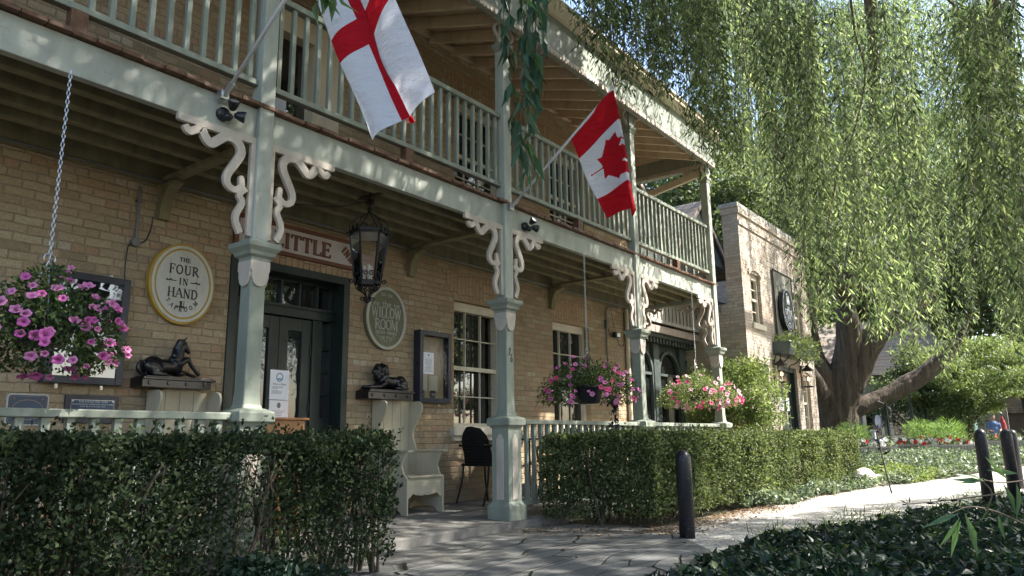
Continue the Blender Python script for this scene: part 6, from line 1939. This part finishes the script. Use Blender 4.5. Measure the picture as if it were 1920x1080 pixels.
t_ = thing('small_leafy_tree', 'small twisted yellow green leafy tree before the pale brick building', 'tree')
c_ = at_dist(1374, 748, 14.6)
o, C = blob_crown('crown', t_, c_+np.array([-.1, .05, -.05]), (1.25, .95, .80), 14000, .085, LF_LIME, 60, 8, ratio=.4, cl=.30)
b_ = at_dist(1316, 800, 14.0)
limbs(t_, (b_[0], b_[1], .05), [tuple(C[i]) for i in range(0, 28, 4)]+[tuple(b_+np.array([.3, .2, 1.3]))], .10, wood('twisted bark', (.13, .08, .045), (.30, .20, .12)), fork=.42, seed=4)

t_ = thing('weeping_small_tree', 'broad pale green feathery small tree beyond the planters', 'tree')
c_ = at_dist(1815, 705, 27)
rg = np.random.default_rng(3)
o, C = blob_crown('crown', t_, c_, (3.0, 2.6, 1.35), 34000, .15, LF_LIME, 110, 12, ratio=.3, cl=.22, flat=.45, zbias=-.15)
b_ = gpt(1822, 27); limbs(t_, (b_[0], b_[1], .3), [tuple(C[i]) for i in range(0, 40, 5)], .10, BARK, fork=.35, seed=5)

t_ = thing('garden_bush', 'mid green loose bush between the willow trunk and planters', 'bush')
c_ = at_dist(1735, 740, 28)
blob_crown('crown', t_, c_, (2.1, 1.9, 1.9), 16000, .13, LF_MAPLE, 60, 17, cl=.28)
b_ = gpt(1735, 28); limbs(t_, (b_[0], b_[1], .3), [tuple(c_+np.array([a, b2_, .8])) for a, b2_ in ((-1, 0), (.8, .5), (.2, -.9), (0, .2))], .07, BARK, fork=.2)

# background trees: three prototypes, copied
def bigtree(label, px, dist, h, cw, seed, crown_z=.62, mat=LF_MAPLE, n_=34000, lf=.20, cat='tree', trunk_r=.28):
    q = gpt(px, dist); t_ = thing('leafy_tree', label, cat, 'tall leafy trees behind the inn and garden', (q[0], q[1], .1))
    o, C = blob_crown('crown', t_, (0, 0, h*crown_z), (cw, cw, h*(1-crown_z)*1.02), n_, lf, mat, 130, seed, ratio=.7, cl=.23)
    o2 = limbs(t_, (0, 0, 0), [tuple(C[i]) for i in range(0, 60, 5)], trunk_r, BARK, fork=.35, seed=seed)
    return t_


def treecopy(src, label, px, dist, rz, sc):
    q = gpt(px, dist); c = copy_tree(src); c.location = (q[0], q[1], .1); c.rotation_euler = (0, 0, rz); c.scale = sc; c['label'] = label; return c


T1 = bigtree('tall leafy tree rising behind the pale brick building', 1420, 34, 17, 5.2, 21)
T2 = bigtree('tall leafy tree behind the dark gables, left of the brick parapet', 1290, 33, 15, 4.2, 22)
treecopy(T1, 'tall leafy tree behind the willow crown, above the shingle cottage', 1650, 47, 1.3, (1.3, 1.3, 1.15))
treecopy(T2, 'tall leafy tree directly above the verandah gutter, far behind', 1120, 44, 2.2, (1.3, 1.3, 1.25))
T3 = bigtree('large pale sunlit tree right of the willow, behind the feathery small tree', 1800, 40, 19, 6.0, 27, mat=LF_LIME)
treecopy(T3, 'second pale sunlit tree, further behind the willow drapes', 1700, 52, 1.6, (1.3, 1.3, 1.35))
treecopy(T2, 'dense leafy tree filling the right edge of the view', 1935, 34, 4.4, (1.2, 1.2, 1.0))
treecopy(T2, 'leafy tree between the brick parapet and the willow drapes', 1530, 42, .6, (1.25, 1.25, 1.35))
m_ = thing('hedgerow', 'dense green bushes closing the far end of the garden', 'bushes'); m_['kind'] = 'stuff'
c_ = at_dist(1830, 790, 48)
blob_crown('foliage', m_, (c_[0]+1, c_[1], 2.0), (2.5, 13, 2.3), 26000, .22, LF_MAPLE, 150, 31, ratio=.7, cl=.24)
# street-side trees, out of frame, seen only in the window panes
for k, (x, y, rz, s_) in enumerate(((16, -17, .5, .95), (25, -18, 2.0, 1.0), (8, -17, 1.1, .95), (34, -17, 1.5, 1.0), (43, -15, 2.5, 1.1), (0, -18, .2, 1.0), (53, -12, .9, 1.1))):
    c = copy_tree(T1 if k % 2 else T2); c.location = (x, y, 0); c.rotation_euler = (0, 0, rz); c.scale = (s_, s_, s_)
    c['label'] = ['street tree across the lane, opposite the entrance door', 'second street tree across the lane', 'street tree across the lane near the viewer', 'street tree beyond the bollards, right of the view', 'farthest street tree to the right of the view', 'street tree behind the viewer', 'last street tree where the lane ends'][k]
    c['group'] = 'trees across the lane, reflected in the panes'

# ------------------------------------------------------------------ willow
wl = thing('weeping_willow', 'huge weeping willow with thick forked trunk and long hanging green drapes', 'tree')
DW = 23.4
def wp(px, py, dd=0.): return Vector(at_dist(px, py, DW+dd))
def limb(pts, rr, name):
    m_ = MB(); P_ = smoothline([wp(*p) for p in pts], 9); R2 = np.interp(np.linspace(0, 1, len(P_)), np.linspace(0, 1, len(rr)), rr)
    n_ = 44; m_.tube(P_, list(R2), n_)
    for i, v in enumerate(m_.v):
        q = Vector(v); k = mnoise.noise(Vector((q.x*1.5, q.y*1.5, q.z*.5)))*.10+mnoise.noise(Vector((q.x*5, q.y*5, q.z*1.2)))*.05
        ci = P_[min(len(P_)-1, i//n_)]; d_ = q-ci; k2 = abs(mnoise.noise(Vector((q.x*9, q.y*9, q.z*1.6))))*.16; m_.v[i] = tuple(ci+d_*(1+k*1.9-k2))
    return m_.build(name, BARK, wl, smooth=True)
limb([(1578, 850), (1578, 810), (1576, 770), (1580, 735), (1586, 700), (1592, 672)], [.74, .60, .54, .54, .50, .38], 'trunk')
limb([(1552, 800), (1550, 770), (1545, 730), (1540, 700), (1530, 680)], [.42, .40, .38, .30, .22], 'limb')
limb([(1585, 720), (1588, 680), (1592, 640), (1588, 600), (1582, 560), (1585, 480)], [.45, .42, .36, .33, .30, .22], 'limb')
limb([(1590, 725), (1604, 695), (1622, 655), (1650, 620), (1690, 592), (1730, 560), (1760, 500)], [.48, .45, .40, .36, .32, .26, .15], 'limb')
limb([(1590, 770), (1625, 756), (1660, 742), (1705, 718), (1742, 694), (1772, 668), (1790, 645), (1812, 600)], [.38, .30, .29, .28, .26, .24, .18, .10], 'limb')
limb([(1566, 730, .3), (1552, 700, .3), (1535, 670, .3), (1524, 630, .3), (1520, 590, .3), (1530, 520, .3)], [.26, .22, .19, .19, .17, .12], 'limb')
limb([(1540, 740, -.4), (1530, 715, -.6), (1512, 690, -1.), (1490, 660, -1.4)], [.30, .22, .18, .12], 'limb')
limb([(1585, 560), (1500, 380, -3), (1420, 150, -7), (1330, -150, -10)], [.25, .2, .15, .1], 'limb')
limb([(1582, 560), (1620, 360, -2), (1640, 100, -6), (1600, -200, -9)], [.25, .2, .15, .1], 'limb')
limb([(1760, 500), (1830, 300, -3), (1860, 50, -7), (1850, -200, -9)], [.18, .16, .12, .08], 'limb')

rg = np.random.default_rng(77)
ENVX = [1035, 1080, 1120, 1150, 1190, 1235, 1255, 1290, 1330, 1350, 1400, 1450, 1490, 1510, 1540, 1600, 1650, 1700, 1760, 1800, 1850, 1880, 1930, 2050]
ENVY = [15, 70, 110, 165, 190, 205, 195, 235, 325, 335, 350, 365, 500, 640, 620, 630, 660, 685, 705, 670, 580, 640, 710, 760]
LP, LD, LL, LR = [], [], [], []
TW = MB()


def strand(px, ybot, dist, dens=34., lmin=.07, lmax=.125, sway=.45, ytop=-60, spread=.8):
    """one hanging withe from above the frame to ybot"""
    top = Vector(at_dist(px+rg.normal(0, 10), ytop, dist)); bot = Vector(at_dist(px, ybot, dist))
    L = max(.25, top.z-bot.z); x0, y0 = bot.x, bot.y
    ph = rg.uniform(0, 6.28); am = sway*rg.uniform(.2, 1.)*min(1, L/3); az = rg.uniform(0, 6.28); nseg = max(3, int(L/.35))
    P_ = []
    for i in range(nseg+1):
        t = i/nseg; s_ = am*(sin(ph+t*2.2)*.5+(1-t)*.7)
        P_.append(Vector((x0+cos(az)*s_, y0+sin(az)*s_, bot.z+L*(1-t))))
    if rg.random() < .5: TW.tube(P_[::1], .0028 if dist < 12 else .005, 3, cap=False)
    n_ = int(L*dens); t = np.sort(rg.random(n_))*nseg; i0 = np.minimum(t.astype(int), nseg-1); fr = t-i0
    A = np.array([tuple(p) for p in P_]); Q = A[i0]*(1-fr)[:, None]+A[i0+1]*fr[:, None]
    a = rg.uniform(0, 2*pi, n_); D = np.stack([np.cos(a)*spread, np.sin(a)*spread, -np.ones(n_)*rg.uniform(.6, 1.3, n_)], 1)
    LP.append(Q+D*rg.uniform(0, .05, n_)[:, None]); LD.append(D); LL.append(rg.uniform(lmin, lmax, n_)); LR.append(np.clip(rg.random(n_)*.75+rg.random()*.65-.25, 0, 1))


def bunch(n_, x0, x1, d0, d1, dens, up=0., jit=45, lmin=.07, lmax=.125, cl=7, holes=.28):
    k = 0
    while k < n_:
        px = rg.uniform(x0, x1); dist = rg.uniform(d0, d1)
        if px < 1480:                       # keep the withes clear of the eaves and the buildings
            q = at_dist(px, 400, 1.); ym = 4.0 if px < 1352 else 4.9
            dist = min(dist, ym/q[1]*rg.uniform(.86, 1.))
        if mnoise.noise(Vector((px*.011, dist*.35, 2.))) < -holes: k += 1; continue
        base = np.interp(px, ENVX, ENVY)+up
        hz = base-abs(rg.normal(0, jit))*1.5 - (rg.random() < .35)*rg.uniform(0, 260)
        for q in range(cl):
            k += 1
            strand(px+rg.normal(0, 15*9/dist), hz-abs(rg.normal(0, 30)), dist+rg.normal(0, .25), dens, lmin, lmax)


bunch(520, 1040, 1370, 7.5, 11, 23, jit=26, holes=.28, cl=3)
bunch(90, 1400, 1720, 7.0, 9, 26, jit=70, holes=.25, cl=3)
bunch(240, 1330, 1720, 9, 15, 20, lmin=.08, lmax=.14, jit=70, holes=.22, cl=4)
bunch(100, 1855, 1990, 6.0, 8, 32, jit=70, holes=.25, cl=4)
bunch(250, 1640, 1960, 16, 24, 13, lmin=.11, lmax=.19, jit=100, holes=.20, cl=4)
bunch(350, 1340, 1900, 16, 21.5, 13, lmin=.11, lmax=.19, up=25, jit=50, holes=.34, cl=4)
bunch(170, 1480, 1940, 19, 25, 12, lmin=.12, lmax=.2, up=-120, jit=120, holes=.5, cl=3)
P_ = np.vstack(LP); D = np.vstack(LD)
NW = len(P_)
leaves('crown', P_, D, np.concatenate(LL), np.concatenate(LL)*.20, LF_WILLOW, wl, rnd=np.concatenate(LR))
TW.build('withes', TWIG, wl)
for (px, py, dd, r_) in ((1500, 60, 22, (4.2, 3.5, 3.2)), (1690, 130, 25, (5, 4, 3.6)), (1850, 200, 26, (4.5, 4, 3.8)), (1300, -10, 20, (3.5, 2.5, 2.2))):
    blob_crown('crown_top', wl, at_dist(px, py, dd), r_, 11000, .17, LF_WILLOW, 110, int(px), ratio=.2, cl=.25, zbias=-.35)
# a few long bare hanging branches
m_ = MB()
for pts, dd in (([(1905, -40), (1895, 60), (1900, 140), (1925, 200)], 8), ([(1868, -40), (1850, 90), (1822, 180), (1815, 300), (1812, 350)], 8.5), ([(1590, -40), (1603, 60), (1622, 140), (1600, 250), (1560, 330)], 10), ([(1390, -30), (1392, 60), (1400, 150), (1430, 280)], 11), ([(1740, -30), (1800, 20), (1838, 75)], 8), ([(1570, 330), (1556, 400), (1545, 470)], 10), ([(1812, 335), (1840, 370), (1870, 410)], 8.4)):
    m_.tube(smoothline([at_dist(x, y, dd) for x, y in pts], 5), list(np.linspace(.016, .006, (len(pts)-1)*5+1)), 6)
m_.build('branches', TWIG, wl, smooth=True)

# ------------------------------------------------------------------ second willow overhead (stands behind the viewer): shades porch and paving
ow = thing('overhanging_willow', 'leafy willow overhead whose dark green leaf sprays hang before the middle post', 'tree')
rg = np.random.default_rng(12)
n_ = 235000
g = np.stack([rg.uniform(-5, 13.5, n_), rg.uniform(-5.5, 11, n_)], 1); g[:60000, 1] = rg.uniform(5.6, 11, 60000); z = rg.uniform(7.2, 10.2, n_)
X = g[:, 0]+SUN.x/SUN.z*z; Y = g[:, 1]+SUN.y/SUN.z*z
lim = 7.2+np.clip(3.1-g[:, 1], 0, 4)*3.6-np.clip(g[:, 1]-5.5, 0, 9)*.15-np.clip(g[:, 1]-7.3, 0, 1.6)*1.7
nz = np.array([mnoise.noise(Vector((a*.55, b_*.55, c*.4)))*.9+mnoise.noise(Vector((a*2.1, b_*2.1, 7)))*.8 for a, b_, c in zip(g[:, 0], g[:, 1], z)])
small = np.array([mnoise.noise(Vector((a*3.2, b_*3.2, 3))) for a, b_ in g])
keep = (g[:, 0] < lim+nz*1.0) & (small < np.where(g[:, 1] > 7.6, .9, np.where(g[:, 1] > 5.3, .46, .33)))
P_ = np.stack([X, Y, z], 1); px, py, dz_ = proj(P_)
keep &= ~((dz_ > 0) & (px > -60) & (px < 1990) & (py > -70))
P_ = P_[keep]
D = rdir(len(P_), -.8); leaves('crown', P_, D, rg.uniform(.13, .22, len(P_)), .05, LF_WILLOW, ow)
m_ = MB()
B0 = Vector((3.5, -7.5, 0)); F0 = Vector((3.8, -7.0, 4.2))
m_.tube(smoothline([B0-Vector((0, 0, .2)), B0+Vector((0, 0, 1)), B0.lerp(F0, .7), F0], 5), list(np.linspace(.62, .40, 16)), 14)
m_.build('trunk', BARK, ow, smooth=True)
for tx, ty, tz in ((0, 0, 8.6), (6, 0, 9), (10, -3, 9), (8, -7, 9.2), (3, -3.5, 9.5), (-2, -4, 8.8), (12.3, -4.5, 9.2)):
    T_ = Vector((tx, ty, tz)); m_ = MB(); m_.tube(smoothline([F0-Vector((0, 0, .2)), F0.lerp(T_, .4)+Vector((0, 0, .7)), T_.lerp(F0, .25)+Vector((0, 0, .3)), T_], 6), list(np.linspace(.26, .05, 19)), 10); m_.build('limb', BARK, ow, smooth=True)
# hanging sprays of long dark leaves in front of the middle post
LP, LD, LL, LR = [], [], [], []; TW = MB()
for px, yb, dist in ((975, 270, 2.75), (990, 250, 2.7), (1000, 310, 2.85), (985, 180, 2.6), (1010, 200, 2.9), (962, 230, 3.0), (1003, 130, 2.7), (985, 320, 3.1), (945, 70, 3.0), (990, 60, 2.6)):
    top = Vector(at_dist(px+rg.normal(0, 6), -120, dist)); bot = Vector(at_dist(px, yb, dist)); P2 = smoothline([top, top.lerp(bot, .5)+Vector((rg.normal(0, .012), rg.normal(0, .012), 0)), bot], 6)
    TW.tube(P2, .0016, 4, cap=False); L = (top-bot).length; n2 = int(L*38)
    for i in range(n2):
        t = rg.random(); q = P2[min(len(P2)-1, int(t*len(P2)))]; a = rg.uniform(0, 6.28)
        LP.append(np.array(q)); LD.append(np.array([cos(a)*.38, sin(a)*.38, -1.])); LL.append(rg.uniform(.07, .135)); LR.append(rg.random()*.8)
for i in range(8):
    q = at_dist(612+rg.normal(0, 7), -20+rg.normal(0, 12), 2.6); LP.append(q); LD.append(np.array([rg.normal(0, .3), rg.normal(0, .3), -1.])); LL.append(.13); LR.append(1.)
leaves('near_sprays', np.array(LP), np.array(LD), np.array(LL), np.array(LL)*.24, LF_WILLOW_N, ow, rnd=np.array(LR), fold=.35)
TW.build('near_withes', TWIG, ow)

# loose willow sprig and wild stalks in the lower right foreground
t_ = thing('willow_sprig', 'pale drooping long leaved sprig hanging low in the right foreground', 'plant')
LP, LD, LL, LR = [], [], [], []
m_ = MB()
for pts in ([(1925, 985), (1870, 960), (1820, 950), (1785, 962)], [(1925, 900), (1880, 905), (1845, 900)], [(1840, 900), (1860, 925), (1850, 960)]):
    P2 = smoothline([Vector(at_dist(x, y, 2.3)) for x, y in pts], 5); m_.tube(P2, .002, 4, cap=False)
m_.build('stem', TWIG, t_)
for (x, y, dx, dy, L) in ((1800, 962, -.95, .35, .13), (1800, 970, -.5, .8, .12), (1798, 972, -.15, 1., .11), (1808, 960, .35, 1, .17), (1802, 975, -.3, .95, .13), (1858, 930, -.35, 1, .12), (1848, 902, -1, -.05, .11), (1846, 896, -.9, .25, .09), (1850, 904, -.85, -.3, .10), (1880, 905, .5, 1., .13), (1890, 900, -.5, -.5, .10), (1905, 902, .1, 1, .14), (1872, 960, .2, 1, .10), (1826, 950, -.6, -.35, .06), (1910, 888, -.9, -.1, .1)):
    D = np.array(rt)*dx-np.array(up)*dy; LP.append(at_dist(x, y, 2.3)); LD.append(D); LL.append(L); LR.append(random.uniform(.75, 1.))
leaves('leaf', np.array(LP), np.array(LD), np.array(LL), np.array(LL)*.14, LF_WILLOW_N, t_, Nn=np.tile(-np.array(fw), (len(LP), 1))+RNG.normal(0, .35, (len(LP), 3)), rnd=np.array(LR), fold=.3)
for (pts, lab) in (([(1672, 925), (1660, 880), (1648, 830), (1592, 815)][:3]+[(1640, 800)], 'tall thin dark seed stalk standing in the foreground ground cover'), ([(1880, 925), (1760, 940), (1700, 945)], 'thin trailing twig lying over the foreground leaves')):
    P2 = smoothline([Vector(at_dist(x, y, 2.6)) for x, y in pts], 6); t_ = thing('wild_stalk', lab, 'plant')
    m_ = MB(); m_.tube(P2, list(np.linspace(.003, .0014, len(P2))), 5); m_.build('stem', TWIG, t_)
    n2 = 14; P_ = np.array([tuple(P2[random.randrange(4, len(P2))]) for _ in range(n2)]); leaves('leaf', P_, rdir(n2, .3), RNG.uniform(.015, .045, n2), .008, LF_PURP, t_)
